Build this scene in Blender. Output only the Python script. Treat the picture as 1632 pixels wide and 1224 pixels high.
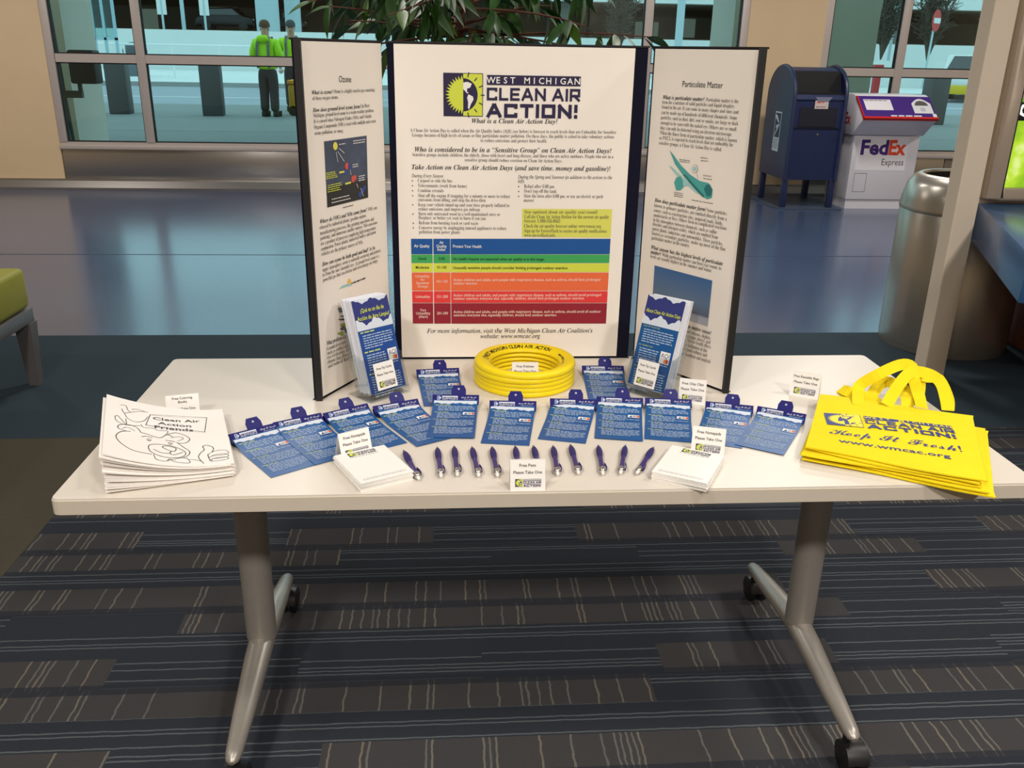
import bpy, bmesh, math, random
from mathutils import Vector, Matrix, Euler, noise
random.seed(7)
for o in list(bpy.data.objects): bpy.data.objects.remove(o)
scn = bpy.context.scene
COL = scn.collection
PI = math.pi

# ------------------------------------------------------------------ camera
IW, IH, FPX = 1632, 1224, 1401.5
PITCH, YAW, ROLL = .36, -.0763, .0191
CAM = Vector((-.2099, -1.4281, 1.485))
_f = Vector((-math.sin(YAW)*math.cos(PITCH), math.cos(YAW)*math.cos(PITCH), -math.sin(PITCH)))
_r0 = Vector((math.cos(YAW), math.sin(YAW), 0)); _u0 = _r0.cross(_f)
_r = _r0*math.cos(ROLL)+_u0*math.sin(ROLL); _u = _r.cross(_f)
cam_d = bpy.data.cameras.new('camera'); cam = bpy.data.objects.new('camera', cam_d); COL.objects.link(cam)
cam_d.sensor_width = 36; cam_d.lens = FPX/IW*36; cam_d.clip_end = 400; cam_d.clip_start = .05
M = Matrix((( _r.x, _u.x, -_f.x, CAM.x), (_r.y, _u.y, -_f.y, CAM.y), (_r.z, _u.z, -_f.z, CAM.z), (0, 0, 0, 1)))
cam.matrix_world = M
scn.camera = cam
def ray(px, py): return _f + _r*((px-IW/2)/FPX) - _u*((py-IH/2)/FPX)
def unz(px, py, z=0.):
    v = ray(px, py); return CAM + v*((z-CAM.z)/v.z)
def uny(px, py, y):
    v = ray(px, py); return CAM + v*((y-CAM.y)/v.y)
def unplane(px, py, p0, n):
    v = ray(px, py); return CAM + v*((Vector(p0)-CAM).dot(n)/v.dot(n))

# ------------------------------------------------------------------ world, lights, exposure
w = bpy.data.worlds.new('overcast'); scn.world = w; w.use_nodes = True
bg = w.node_tree.nodes['Background']; bg.inputs[0].default_value = (.86, .94, 1, 1); bg.inputs[1].default_value = 2.1
vs = scn.view_settings; vs.view_transform = 'Standard'; vs.look = 'None'; vs.gamma = 1; vs.use_curve_mapping = False
vs.exposure = 0.0
CEIL = 3.4
LAMPS = [(-1.4, -.9, 26), (1.2, -.9, 26), (-1.5, -3.0, 104), (1.2, -3.0, 104), (-3.9, .4, 22), (2.7, .2, 48), (-1.2, 3.7, 34), (1.9, 3.9, 46), (-5.0, 6.3, 62), (-1.2, 6.4, 40), (3.3, 6.2, 50), (6.2, 5.5, 50)]
# (the lamps themselves are made with their fixtures in the ceiling section)

# ------------------------------------------------------------------ materials
def lin(c):
    return tuple(((v/255)/12.92 if v/255 <= .04045 else ((v/255+.055)/1.055)**2.4) for v in c)
MATS = {}
def mat(name, rgb, rough=.5, metal=0., var=.06, scale=40., bump=0., bscale=200., spec=.5, emit=0., coat=0., aniso=None):
    if name in MATS: return MATS[name]
    m = bpy.data.materials.new(name); m.use_nodes = True; nt = m.node_tree; N = nt.nodes; L = nt.links
    p = N['Principled BSDF']; c = lin(rgb)
    p.inputs['Roughness'].default_value = rough; p.inputs['Metallic'].default_value = metal
    p.inputs['Specular IOR Level'].default_value = spec; p.inputs['Coat Weight'].default_value = coat
    tc = N.new('ShaderNodeTexCoord')
    if var > 0:
        no = N.new('ShaderNodeTexNoise'); no.inputs['Scale'].default_value = scale; no.inputs['Detail'].default_value = 3
        mp = N.new('ShaderNodeMapping')
        if aniso: mp.inputs['Scale'].default_value = aniso
        L.new(tc.outputs['Object'], mp.inputs[0]); L.new(mp.outputs[0], no.inputs['Vector'])
        mx = N.new('ShaderNodeMix'); mx.data_type = 'RGBA'
        mx.inputs[6].default_value = tuple(v*(1-var) for v in c)+(1,); mx.inputs[7].default_value = tuple(min(1, v*(1+var)) for v in c)+(1,)
        L.new(no.outputs['Fac'], mx.inputs[0]); L.new(mx.outputs[2], p.inputs['Base Color'])
    else:
        p.inputs['Base Color'].default_value = c+(1,)
    if bump > 0:
        nb = N.new('ShaderNodeTexNoise'); nb.inputs['Scale'].default_value = bscale; nb.inputs['Detail'].default_value = 2
        L.new(tc.outputs['Object'], nb.inputs['Vector'])
        b = N.new('ShaderNodeBump'); b.inputs['Strength'].default_value = bump; b.inputs['Distance'].default_value = .004
        L.new(nb.outputs['Fac'], b.inputs['Height']); L.new(b.outputs[0], p.inputs['Normal'])
    if emit > 0:
        p.inputs['Emission Color'].default_value = c+(1,); p.inputs['Emission Strength'].default_value = emit
    MATS[name] = m; return m
def glassmat(name, tint, refl=1.0, rough=.02, ior=1.5):
    if name in MATS: return MATS[name]
    m = bpy.data.materials.new(name); m.use_nodes = True; nt = m.node_tree; N = nt.nodes; L = nt.links
    N.remove(N['Principled BSDF'])
    t = N.new('ShaderNodeBsdfTransparent'); t.inputs[0].default_value = tint+(1,)
    g = N.new('ShaderNodeBsdfGlossy'); g.inputs['Roughness'].default_value = rough
    fr = N.new('ShaderNodeLayerWeight'); fr.inputs[0].default_value = .5
    pw = N.new('ShaderNodeMath'); pw.operation = 'POWER'; pw.inputs[1].default_value = 4.; L.new(fr.outputs['Facing'], pw.inputs[0])
    mu = N.new('ShaderNodeMath'); mu.operation = 'MULTIPLY_ADD'; mu.inputs[1].default_value = .7*refl; mu.inputs[2].default_value = .045*refl
    mx = N.new('ShaderNodeMixShader'); L.new(pw.outputs[0], mu.inputs[0]); L.new(mu.outputs[0], mx.inputs[0])
    L.new(t.outputs[0], mx.inputs[1]); L.new(g.outputs[0], mx.inputs[2]); L.new(mx.outputs[0], N['Material Output'].inputs[0])
    MATS[name] = m; return m
def ink(name, rgb): return mat('ink_'+name, rgb, rough=.55, var=.03, scale=300)
INK = ink('black', (28, 26, 28)); INKG = ink('grey', (92, 88, 88)); NAVY = ink('navy', (34, 24, 66)); LIME = ink('lime', (212, 222, 70)); WHITE = ink('white', (240, 238, 235))
BODYINK = ink('body', (84, 78, 78))

# ------------------------------------------------------------------ mesh helpers
class MB:
    def __init__(s): s.v = []; s.f = []; s.m = []; s.mats = []; s.smooth = []
    def mi(s, m):
        if m is None: return 0
        if m not in s.mats: s.mats.append(m)
        return s.mats.index(m)
    def add(s, vs, fs, m=None, smooth=False):
        k = len(s.v); s.v += [tuple(v) for v in vs]; i = s.mi(m)
        for f in fs: s.f.append(tuple(k+a for a in f)); s.m.append(i); s.smooth.append(smooth)
        return s
    def box(s, lo, hi, m=None, mt=None):
        x0, y0, z0 = lo; x1, y1, z1 = hi
        vs = [(x0,y0,z0),(x1,y0,z0),(x1,y1,z0),(x0,y1,z0),(x0,y0,z1),(x1,y0,z1),(x1,y1,z1),(x0,y1,z1)]
        if mt is not None: vs = [mt @ Vector(v) for v in vs]
        return s.add(vs, [(3,2,1,0),(4,5,6,7),(0,1,5,4),(1,2,6,5),(2,3,7,6),(3,0,4,7)], m)
    def cbox(s, c, d, m=None, mt=None):
        return s.box([c[i]-d[i]/2 for i in range(3)], [c[i]+d[i]/2 for i in range(3)], m, mt)
    def rbox(s, lo, hi, r, m=None, seg=3, axis=2, mt=None):
        """box whose edges along one axis are rounded"""
        a, b = [i for i in range(3) if i != axis]
        pts = []
        for cx, cy, st in ((hi[a]-r, hi[b]-r, 0), (lo[a]+r, hi[b]-r, 1), (lo[a]+r, lo[b]+r, 2), (hi[a]-r, lo[b]+r, 3)):
            for k in range(seg+1):
                t = (st+k/seg)*PI/2; pts.append((cx+r*math.cos(t), cy+r*math.sin(t)))
        return s.prism(pts, lo[axis], hi[axis], axis, m, mt)
    def prism(s, pts, h0, h1, axis=2, m=None, mt=None, smooth=False):
        n = len(pts)
        def P(p, h):
            q = [0, 0, 0]; ab = [i for i in range(3) if i != axis]; q[ab[0]] = p[0]; q[ab[1]] = p[1]; q[axis] = h
            q = Vector(q); return mt @ q if mt is not None else q
        vs = [P(p, h0) for p in pts]+[P(p, h1) for p in pts]
        fs = [tuple(range(n-1, -1, -1)), tuple(range(n, 2*n))]
        k = len(s.f); s.add(vs, fs, m)
        kk = len(s.v)-2*n; i = s.mi(m)
        for j in range(n):
            s.f.append((kk+j, kk+(j+1) % n, kk+n+(j+1) % n, kk+n+j)); s.m.append(i); s.smooth.append(smooth)
        return s
    def lathe(s, prof, n=24, c=(0, 0, 0), m=None, mt=None, closed=False, a0=0., a1=2*PI, sx=1., sy=1.):
        full = abs(a1-a0-2*PI) < 1e-6; cols = n if full else n+1
        vs = []
        for k in range(cols):
            a = a0+(a1-a0)*k/n
            for r, z in prof:
                v = Vector((c[0]+r*math.cos(a)*sx, c[1]+r*math.sin(a)*sy, c[2]+z)); vs.append(mt @ v if mt is not None else v)
        p = len(prof); fs = []
        for k in range(n):
            k2 = (k+1) % cols
            for j in range(p-1): fs.append((k*p+j, k2*p+j, k2*p+j+1, k*p+j+1))
            if closed: fs.append((k*p+p-1, k2*p+p-1, k2*p, k*p))
        return s.add(vs, fs, m, True)
    def tube(s, pts, rad, n=8, m=None, cap=True, flat=1., smooth=True):
        pts = [Vector(p) for p in pts]; rs = rad if isinstance(rad, (list, tuple)) else [rad]*len(pts)
        vs = []; fs = []; prev = None
        for i, p in enumerate(pts):
            t = (pts[min(i+1, len(pts)-1)]-pts[max(i-1, 0)]).normalized()
            ref = prev if prev is not None else (Vector((0, 0, 1)) if abs(t.z) < .9 else Vector((1, 0, 0)))
            a = (ref - t*ref.dot(t)).normalized(); b = t.cross(a); prev = a
            for k in range(n):
                th = 2*PI*k/n; vs.append(p+a*(rs[i]*math.cos(th)*flat)+b*(rs[i]*math.sin(th)))
        for i in range(len(pts)-1):
            for k in range(n): fs.append((i*n+k, i*n+(k+1) % n, (i+1)*n+(k+1) % n, (i+1)*n+k))
        s.add(vs, fs, m, smooth)
        if cap:
            s.add(vs[:n], [tuple(range(n-1, -1, -1))], m); s.add(vs[-n:], [tuple(range(n))], m)
        return s
    def ribbon(s, pts, wdir, width, th, m=None):
        """flat strap through points; wdir gives the width direction per point or one for all"""
        pts = [Vector(p) for p in pts]; vs = []; fs = []
        for i, p in enumerate(pts):
            t = (pts[min(i+1, len(pts)-1)]-pts[max(i-1, 0)]).normalized()
            wd = Vector(wdir[i] if isinstance(wdir, list) else wdir); wd = (wd - t*wd.dot(t)).normalized(); nn = t.cross(wd)
            for a, b in ((-1, -1), (1, -1), (1, 1), (-1, 1)): vs.append(p+wd*(a*width/2)+nn*(b*th/2))
        for i in range(len(pts)-1):
            for k in range(4): fs.append((i*4+k, i*4+(k+1) % 4, i*4+4+(k+1) % 4, i*4+4+k))
        fs += [(3, 2, 1, 0), tuple(len(vs)-4+k for k in range(4))]
        return s.add(vs, fs, m)
    def slab(s, fun, nu, nv, th, m=None, smooth=True, top_only=False):
        """curved sheet: fun(u,v)->Vector top surface; given a thickness downwards"""
        vs = [Vector(fun(i/nu, j/nv)) for j in range(nv+1) for i in range(nu+1)]
        W = nu+1; n = len(vs); fs = []
        for j in range(nv):
            for i in range(nu): fs.append((j*W+i, j*W+i+1, (j+1)*W+i+1, (j+1)*W+i))
        s.add(vs, fs, m, smooth)
        lowv = [v-Vector((0, 0, th)) for v in vs]
        s.add(lowv, [tuple(reversed(f)) for f in fs], m, smooth)
        b = [i for i in range(W)]+[j*W+nu for j in range(1, nv+1)]+[nv*W+i for i in range(nu-1, -1, -1)]+[j*W for j in range(nv-1, 0, -1)]
        k = len(b); s.add([vs[i] for i in b]+[lowv[i] for i in b], [(i, i+k, (i+1) % k+k, (i+1) % k) for i in range(k)], m)
        return s
    def mesh(s, name, m=None):
        me = bpy.data.meshes.new(name); me.from_pydata([tuple(v) for v in s.v], [], s.f)
        if s.mats:
            for q in s.mats: me.materials.append(q)
            me.polygons.foreach_set('material_index', s.m)
        elif m is not None: me.materials.append(m)
        me.polygons.foreach_set('use_smooth', s.smooth)
        me.update(); return me
    def build(s, name, m=None, parent=None, bevel=0., seg=2):
        me = s.mesh(name, m)
        if bevel > 0:
            bm = bmesh.new(); bm.from_mesh(me); bmesh.ops.remove_doubles(bm, verts=bm.verts, dist=1e-5)
            bmesh.ops.recalc_face_normals(bm, faces=bm.faces)
            es = [e for e in bm.edges if len(e.link_faces) == 2 and e.calc_face_angle(0) > .6]
            bmesh.ops.bevel(bm, geom=es, offset=bevel, segments=seg, profile=.5, affect='EDGES', clamp_overlap=True)
            for f in bm.faces: f.smooth = True
            bm.to_mesh(me); bm.free()
        else:
            bm = bmesh.new(); bm.from_mesh(me); bmesh.ops.remove_doubles(bm, verts=bm.verts, dist=1e-6)
            bmesh.ops.recalc_face_normals(bm, faces=bm.faces); bm.to_mesh(me); bm.free()
        if any(p.use_smooth for p in me.polygons):
            try: me.set_sharp_from_angle(angle=.7)
            except Exception: pass
        return link(name, me, parent)
def link(name, data, parent=None):
    o = bpy.data.objects.new(name, data); COL.objects.link(o)
    if parent is not None: o.parent = parent
    return o
def tag(o, label, cat, group=None):
    o['label'] = label; o['category'] = cat
    if group: o['group'] = group
    return o
def thing(name, label, cat, loc=(0, 0, 0), rz=0., group=None):
    o = link(name, None); o.location = loc; o.rotation_euler = (0, 0, rz); o.empty_display_size = .1
    return tag(o, label, cat, group)
def struct(o): o['kind'] = 'structure'; return o
def copy_tree(o, parent=None):
    c = o.copy(); COL.objects.link(c); c.parent = parent
    for ch in list(o.children): copy_tree(ch, c)
    return c
def T3(x, y, z, rx=0, ry=0, rz=0): return Matrix.Translation((x, y, z)) @ Euler((rx, ry, rz)).to_matrix().to_4x4()

# ------------------------------------------------------------------ flat print (lettering and logos)
def fancy(s, style):
    if style == 'sans': return s
    out = ''
    for ch in s:
        o = ord(ch)
        if style == 'script':
            if 'A' <= ch <= 'Z': out += chr(0x1D4D0+o-65); continue
            if 'a' <= ch <= 'z': out += chr(0x1D4EA+o-97); continue
        else:
            up, lo = {'serif': (0x1D400, 0x1D41A), 'italic': (0x1D434, 0x1D44E), 'bolditalic': (0x1D468, 0x1D482)}[style]
            if style == 'italic' and ch == 'h': out += '\u210e'; continue
            if 'A' <= ch <= 'Z': out += chr(up+o-65); continue
            if 'a' <= ch <= 'z': out += chr(lo+o-97); continue
            if '0' <= ch <= '9': out += chr(0x1D7CE+o-48); continue
        out += ch
    return out
_tc = {}
def text_geo(s, style, offset):
    k = (s, style, offset)
    if k in _tc: return _tc[k]
    c = bpy.data.curves.new('t', 'FONT'); c.body = fancy(s, style); c.resolution_u = 2; c.offset = offset; c.fill_mode = 'FRONT'
    o = bpy.data.objects.new('t', c)
    m = bpy.data.meshes.new_from_object(o)
    vs = [(v.co.x, v.co.y) for v in m.vertices]; fs = [tuple(p.vertices) for p in m.polygons]
    bpy.data.objects.remove(o); bpy.data.curves.remove(c); bpy.data.meshes.remove(m)
    xs = [v[0] for v in vs] or [0, 1]
    _tc[k] = (vs, fs, min(xs), max(xs)); return _tc[k]
class Print:
    def __init__(s): s.b = MB(); s.dz = .0003
    def poly(s, pts, m, layer=0):
        s.b.add([(p[0], p[1], layer*s.dz) for p in pts], [tuple(range(len(pts)))], m)
    def rect(s, x0, y0, x1, y1, m, layer=0): s.poly([(x0, y0), (x1, y0), (x1, y1), (x0, y1)], m, layer)
    def disc(s, x, y, r, m, layer=0, n=24, a0=0, a1=2*PI, ry=None):
        s.poly([(x+r*math.cos(a0+(a1-a0)*k/n), y+(ry or r)*math.sin(a0+(a1-a0)*k/n)) for k in range(n+(0 if abs(a1-a0-2*PI) < 1e-6 else 1))], m, layer)
    def stroke(s, pts, wd, m, layer=0, ext=True, closed=False):
        s.ns = getattr(s, 'ns', 0)
        pts = list(pts)+([pts[0]] if closed else [])
        for (x0, y0), (x1, y1) in zip(pts, pts[1:]):
            d = math.hypot(x1-x0, y1-y0) or 1e-9; ux, uy = (x1-x0)/d*wd/2, (y1-y0)/d*wd/2; e = 1 if ext else 0
            s.poly([(x0-ux*e+uy, y0-uy*e-ux), (x1+ux*e+uy, y1+uy*e-ux), (x1+ux*e-uy, y1+uy*e+ux), (x0-ux*e-uy, y0-uy*e+ux)], m, layer+(s.ns % 9)*.06); s.ns += 1
    def text(s, t, p0, p1=None, size=.01, m=INK, style='sans', layer=1, align='L', off=0.):
        """baseline from p0; when p1 is given the line is fitted between p0 and p1"""
        vs, fs, a, b = text_geo(t, style, off)
        if p1 is not None:
            dx, dy = p1[0]-p0[0], p1[1]-p0[1]; L = math.hypot(dx, dy); ang = math.atan2(dy, dx); sx = L/max(b-a, 1e-6); ox = 0
        else:
            ang = 0; sx = size; ox = {'L': 0, 'C': -(b-a)*sx/2, 'R': -(b-a)*sx}[align]
        ca, sa = math.cos(ang), math.sin(ang); out = []
        for x, y in vs:
            X = (x-a)*sx+ox; Y = y*size; out.append((p0[0]+X*ca-Y*sa, p0[1]+X*sa+Y*ca, layer*s.dz))
        s.b.add(out, fs, m)
    def bars(s, x0, x1, y, h, m, rnd, layer=1, frac=1.):
        """a line of print too small to read: word-long dashes"""
        x = x0; end = x0+(x1-x0)*frac
        while x < end-h*.8:
            wd = min(rnd.uniform(1.2, 5)*h*.8, end-x); s.rect(x, y, x+wd, y+h*.62, m, layer); x += wd+h*.55
    def build(s, name, parent=None, mt=None, zfun=None):
        if zfun: s.b.v = [(v[0], v[1], v[2]+zfun(v[0], v[1])) for v in s.b.v]
        me = s.b.mesh(name); o = link(name, me, parent)
        if mt is not None: o.matrix_local = mt
        return o
LETTER = {
 'C': (1.0, [[(1, .86), (1, 1), (0, 1), (0, 0), (1, 0), (1, .14)]]), 'L': (.85, [[(0, 1), (0, 0), (1, 0)]]),
 'E': (.9, [[(1, 1), (0, 1), (0, 0), (1, 0)], [(0, .5), (.9, .5)]]), 'A': (1.15, [[(0, 0), (.45, 1), (.55, 1), (1, 0)], [(.2, .3), (.8, .3)]]),
 'N': (1.05, [[(0, 0), (0, 1), (1, 0), (1, 1)]]), 'I': (.0, [[(0, 0), (0, 1)]]), 'R': (1.0, [[(0, 0), (0, 1), (1, 1), (1, .42), (0, .42)], [(.45, .42), (1, 0)]]),
 'T': (1.0, [[(0, 1), (1, 1)], [(.5, 1), (.5, 0)]]), 'O': (1.05, [[(0, 0), (0, 1), (1, 1), (1, 0), (0, 0)]]), '!': (.0, [[(0, .55), (0, 1)], [(0, 0), (0, .02)]]), ' ': (.05, [])}
def block_word(pr, word, x0, x1, y0, y1, m, layer=1, tf=.2):
    h = y1-y0; t = h*tf; ih = h-t
    ws = [LETTER[c][0] for c in word]; gap = t*1.75; fixed = gap*(len(word)-1)+t
    k = (x1-x0-fixed)/sum(ws); x = x0+t/2
    for c, wd in zip(word, ws):
        for st in LETTER[c][1]: pr.stroke([(x+p[0]*wd*k, y0+t/2+p[1]*ih) for p in st], t, m, layer)
        x += wd*k+gap
def logo(pr, ox, oy, W, dark=NAVY, yel=LIME, white=WHITE, layer=1, spaced=True, small=False, tr=None):
    """sun-and-globe square with the three lines of lettering; W is the full width"""
    q = Print(); q.dz = pr.dz
    q.rect(0, 0, .287, .30, dark, 0); q.rect(.1435, .005, .282, .295, yel, 1)
    cx, cy, r = .1435, .15, .098
    n = 17; pts = []
    for k in range(n*2+1):
        a = PI/2+PI*k/(n*2); rr = r if k % 2 == 0 else r*1.32; pts.append((cx+rr*math.cos(a), cy+rr*math.sin(a)*1.05))
    q.poly(pts, yel, 2)
    q.disc(cx, cy, .105, dark, 2, n=20, a0=-PI/2, a1=PI/2, ry=.115)
    q.poly([(cx, .235), (cx+.03, .24), (cx+.062, .228), (cx+.05, .20), (cx+.03, .195), (cx+.026, .172), (cx+.04, .165), (cx+.028, .16), (cx+.012, .178), (cx, .19)], white, 3)
    q.poly([(cx+.038, .155), (cx+.07, .14), (cx+.075, .118), (cx+.055, .085), (cx+.042, .048), (cx+.034, .06), (cx+.036, .10), (cx+.028, .13)], white, 3)
    for a in range(-75, 80, 25):
        a = math.radians(a); b, e = .13, .152
        if abs(a) > 1: e = .158
        q.stroke([(cx+b*math.cos(a), cy+b*math.sin(a)), (cx+e*math.cos(a), cy+e*math.sin(a))], .007, dark, 3)
    q.rect(.315, .222, 1, .290, dark, 1)
    if small: q.rect(.325, .245, .99, .27, white, 2)
    else:
        for i, ch in enumerate('WEST MICHIGAN'):
            if ch != ' ': q.text(ch, (.345+i*.0525, .234), size=.062, m=white, layer=2, align='C', off=.012)
    block_word(q, 'CLEAN AIR', .315, 1, .115, .203, dark, 1, .2)
    block_word(q, 'ACTION!', .315, .985, -.005, .093, dark, 1, .25)
    base = layer*pr.dz
    vs = [(ox+v[0]*W, oy+v[1]*W, base+v[2]) for v in q.b.v]
    if tr: vs = [tr(v) for v in vs]
    k = len(pr.b.v); pr.b.v += vs
    for f, mi in zip(q.b.f, q.b.m): pr.b.f.append(tuple(k+a for a in f)); pr.b.m.append(pr.b.mi(q.b.mats[mi])); pr.b.smooth.append(False)

# ------------------------------------------------------------------ room shell
WALL_Y = 8.75
beige = mat('beige_paint', (226, 200, 162), .7, var=.05, scale=3, bump=.1, bscale=300)
steel = mat('brushed_steel', (176, 172, 168), .28, .85, var=.08, scale=6, aniso=(1, 1, 30))
alu = mat('window_aluminium', (205, 195, 190), .45, .3, var=.04)
gasket = mat('black_gasket', (22, 22, 24), .6)
def carpet_mat():
    m = bpy.data.materials.new('striped_plank_carpet'); m.use_nodes = True; nt = m.node_tree; N = nt.nodes; L = nt.links; p = N['Principled BSDF']
    p.inputs['Roughness'].default_value = .95; p.inputs['Specular IOR Level'].default_value = .15
    tc = N.new('ShaderNodeTexCoord'); sp = N.new('ShaderNodeSeparateXYZ'); L.new(tc.outputs['Object'], sp.inputs[0])
    def ma(op, a, b=None, c=None):
        n = N.new('ShaderNodeMath'); n.operation = op
        for i, v in enumerate((a, b, c)):
            if v is None: continue
            if isinstance(v, (int, float)): n.inputs[i].default_value = v
            else: L.new(v, n.inputs[i])
        return n.outputs[0]
    def comb(x, y, z=0.):
        n = N.new('ShaderNodeCombineXYZ')
        for i, v in enumerate((x, y, z)):
            if isinstance(v, (int, float)): n.inputs[i].default_value = v
            else: L.new(v, n.inputs[i])
        return n.outputs[0]
    def white(vec):
        n = N.new('ShaderNodeTexWhiteNoise'); n.noise_dimensions = '3D'; L.new(vec, n.inputs[0]); return n.outputs['Value']
    def nz(vec, sc, det=2.):
        n = N.new('ShaderNodeTexNoise'); n.inputs['Scale'].default_value = sc; n.inputs['Detail'].default_value = det; L.new(vec, n.inputs['Vector']); return n.outputs['Fac']
    def mix(f, a, b):
        n = N.new('ShaderNodeMix'); n.data_type = 'RGBA'
        if isinstance(f, (int, float)): n.inputs[0].default_value = f
        else: L.new(f, n.inputs[0])
        for i, v in ((6, a), (7, b)):
            if isinstance(v, tuple): n.inputs[i].default_value = lin(v)+(1,)
            else: L.new(v, n.inputs[i])
        return n.outputs[2]
    x, y = sp.outputs[0], sp.outputs[1]
    # slow wobble so that the yarn lines waver
    wob = ma('MULTIPLY', ma('SUBTRACT', nz(tc.outputs['Object'], 26), .5), .012)
    xw = ma('ADD', x, wob); yw = ma('ADD', y, ma('MULTIPLY', wob, .5))
    PER = .325
    ty = ma('DIVIDE', ma('SUBTRACT', yw, .514), PER); per = ma('FLOOR', ty); fy = ma('FRACT', ty)
    wide = ma('LESS_THAN', fy, .31); thin = ma('COMPARE', fy, .635, .055)
    upper = ma('GREATER_THAN', fy, .635)
    row = ma('ADD', ma('MULTIPLY', per, 2), upper)
    rr = white(comb(row, 3.3))
    xo = ma('ADD', ma('DIVIDE', x, .47), ma('MULTIPLY', rr, 5.7)); cell = ma('FLOOR', xo)
    cr = white(comb(cell, row, 1.7))
    dark = ma('MAXIMUM', wide, ma('GREATER_THAN', cr, .64))
    # lengthwise lines in dark planks
    li = ma('FLOOR', ma('MULTIPLY', fy, 24)); lr = white(comb(li, ma('ADD', row, ma('MULTIPLY', cell, ma('SUBTRACT', 1., wide))), 9.1)); lf = ma('FRACT', ma('MULTIPLY', fy, 24))
    hl = ma('MULTIPLY', ma('GREATER_THAN', lr, .55), ma('COMPARE', lf, .5, .16))
    # crosswise lines in brown planks
    vi = ma('FLOOR', ma('DIVIDE', xw, .0145)); vr = white(comb(vi, row, 5.5)); vf = ma('FRACT', ma('DIVIDE', xw, .0145))
    vl = ma('MULTIPLY', ma('GREATER_THAN', vr, .72), ma('COMPARE', vf, .5, .17))
    vc = white(comb(vi, row, 8.8))
    fuzz = nz(comb(ma('MULTIPLY', x, 1.), y), 420, 1.)
    tone = nz(tc.outputs['Object'], 3.2)
    brown = mix(tone, (76, 71, 69), (66, 67, 71))
    vline = mix(vc, (150, 138, 120), (120, 122, 120))
    br = mix(ma('MULTIPLY', vl, ma('MULTIPLY', fuzz, 1.35)), brown, vline)
    navy = mix(tone, (49, 53, 62), (43, 51, 60))
    dk = mix(ma('MULTIPLY', hl, ma('MULTIPLY', fuzz, 1.2)), navy, (122, 128, 132))
    c = mix(dark, br, dk); c = mix(ma('MULTIPLY', thin, .8), c, (42, 46, 56))
    c2 = mix(ma('MULTIPLY', fuzz, .55), c, (40, 40, 42))
    L.new(c2, p.inputs['Base Color'])
    b = N.new('ShaderNodeBump'); b.inputs['Strength'].default_value = .5; b.inputs['Distance'].default_value = .004; L.new(fuzz, b.inputs['Height']); L.new(b.outputs[0], p.inputs['Normal'])
    return m
RX0, RX1, RY0 = -8., 8., -6.5
def floor_piece(name, x0, x1, y0, y1, m):
    return struct(MB().box((x0, y0, -.05), (x1, y1, 0)).build(name, m))
CE = 3.31; CB = 1.93; CO = -1.54
floor_piece('floor', RX0, RX1, CE, WALL_Y+.3, mat('blue_epoxy', (68, 84, 114), .19, var=.12, scale=1.6, bump=.02, bscale=9, spec=1.0))
floor_piece('floor_carpet_border', RX0, RX1, CB, CE-.001, mat('teal_carpet', (52, 64, 72), .95, var=.3, scale=260, bump=.4, bscale=500, spec=.1))
floor_piece('floor_carpet_striped', CO, RX1, RY0, CB-.001, carpet_mat())
floor_piece('floor_carpet_olive', RX0, CO-.001, RY0, CB-.001, mat('olive_carpet', (76, 71, 60), .95, var=.25, scale=30, aniso=(.4, 12, 1), bump=.4, bscale=400, spec=.1))
s = struct(MB().box((RX0, 5.35, .0), (RX1, 5.362, .0015)).build('trim_1', mat('floor_joint', (58, 72, 92), .5)))
# back wall with two window openings
W1 = (-4.41, 3.09); W2 = (3.95, 7.4); SILL = .46; HEAD = 2.95
wb = MB()
wb.box((RX0, WALL_Y, .1), (W1[0], WALL_Y+.3, CEIL)); wb.box((W1[1], WALL_Y, .1), (W2[0], WALL_Y+.3, CEIL)); wb.box((W2[1], WALL_Y, .1), (RX1, WALL_Y+.3, CEIL))
wb.box((W1[0], WALL_Y, HEAD), (W1[1], WALL_Y+.3, CEIL)); wb.box((W2[0], WALL_Y, HEAD), (W2[1], WALL_Y+.3, CEIL))
wb.box((W1[0], WALL_Y+.04, .1), (W1[1], WALL_Y+.3, SILL-.04)); wb.box((W2[0], WALL_Y+.04, .1), (W2[1], WALL_Y+.3, SILL-.04))
wall_back = struct(wb.build('wall_back', beige))
for x0, x1 in ((W1[0]+.01, -1.86), (-1.85, .66), (.67, W1[1]-.01), (W2[0]+.01, 5.6), (5.61, W2[1]-.01)):
    MB().box((x0, WALL_Y+.012, .105), (x1, WALL_Y+.04, SILL-.04)).build('kick_panel', steel, wall_back, bevel=.002)
bb = MB(); prof = [(WALL_Y+.05, 0), (WALL_Y-.09, 0), (WALL_Y-.09, .018), (WALL_Y-.035, .085), (WALL_Y-.03, .105), (WALL_Y+.05, .105)]
bb.prism(prof, RX0, RX1, 0); struct(bb.build('baseboard_back', steel))
glass = glassmat('teal_glazing', (.60, .78, .78), refl=1.0)
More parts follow.
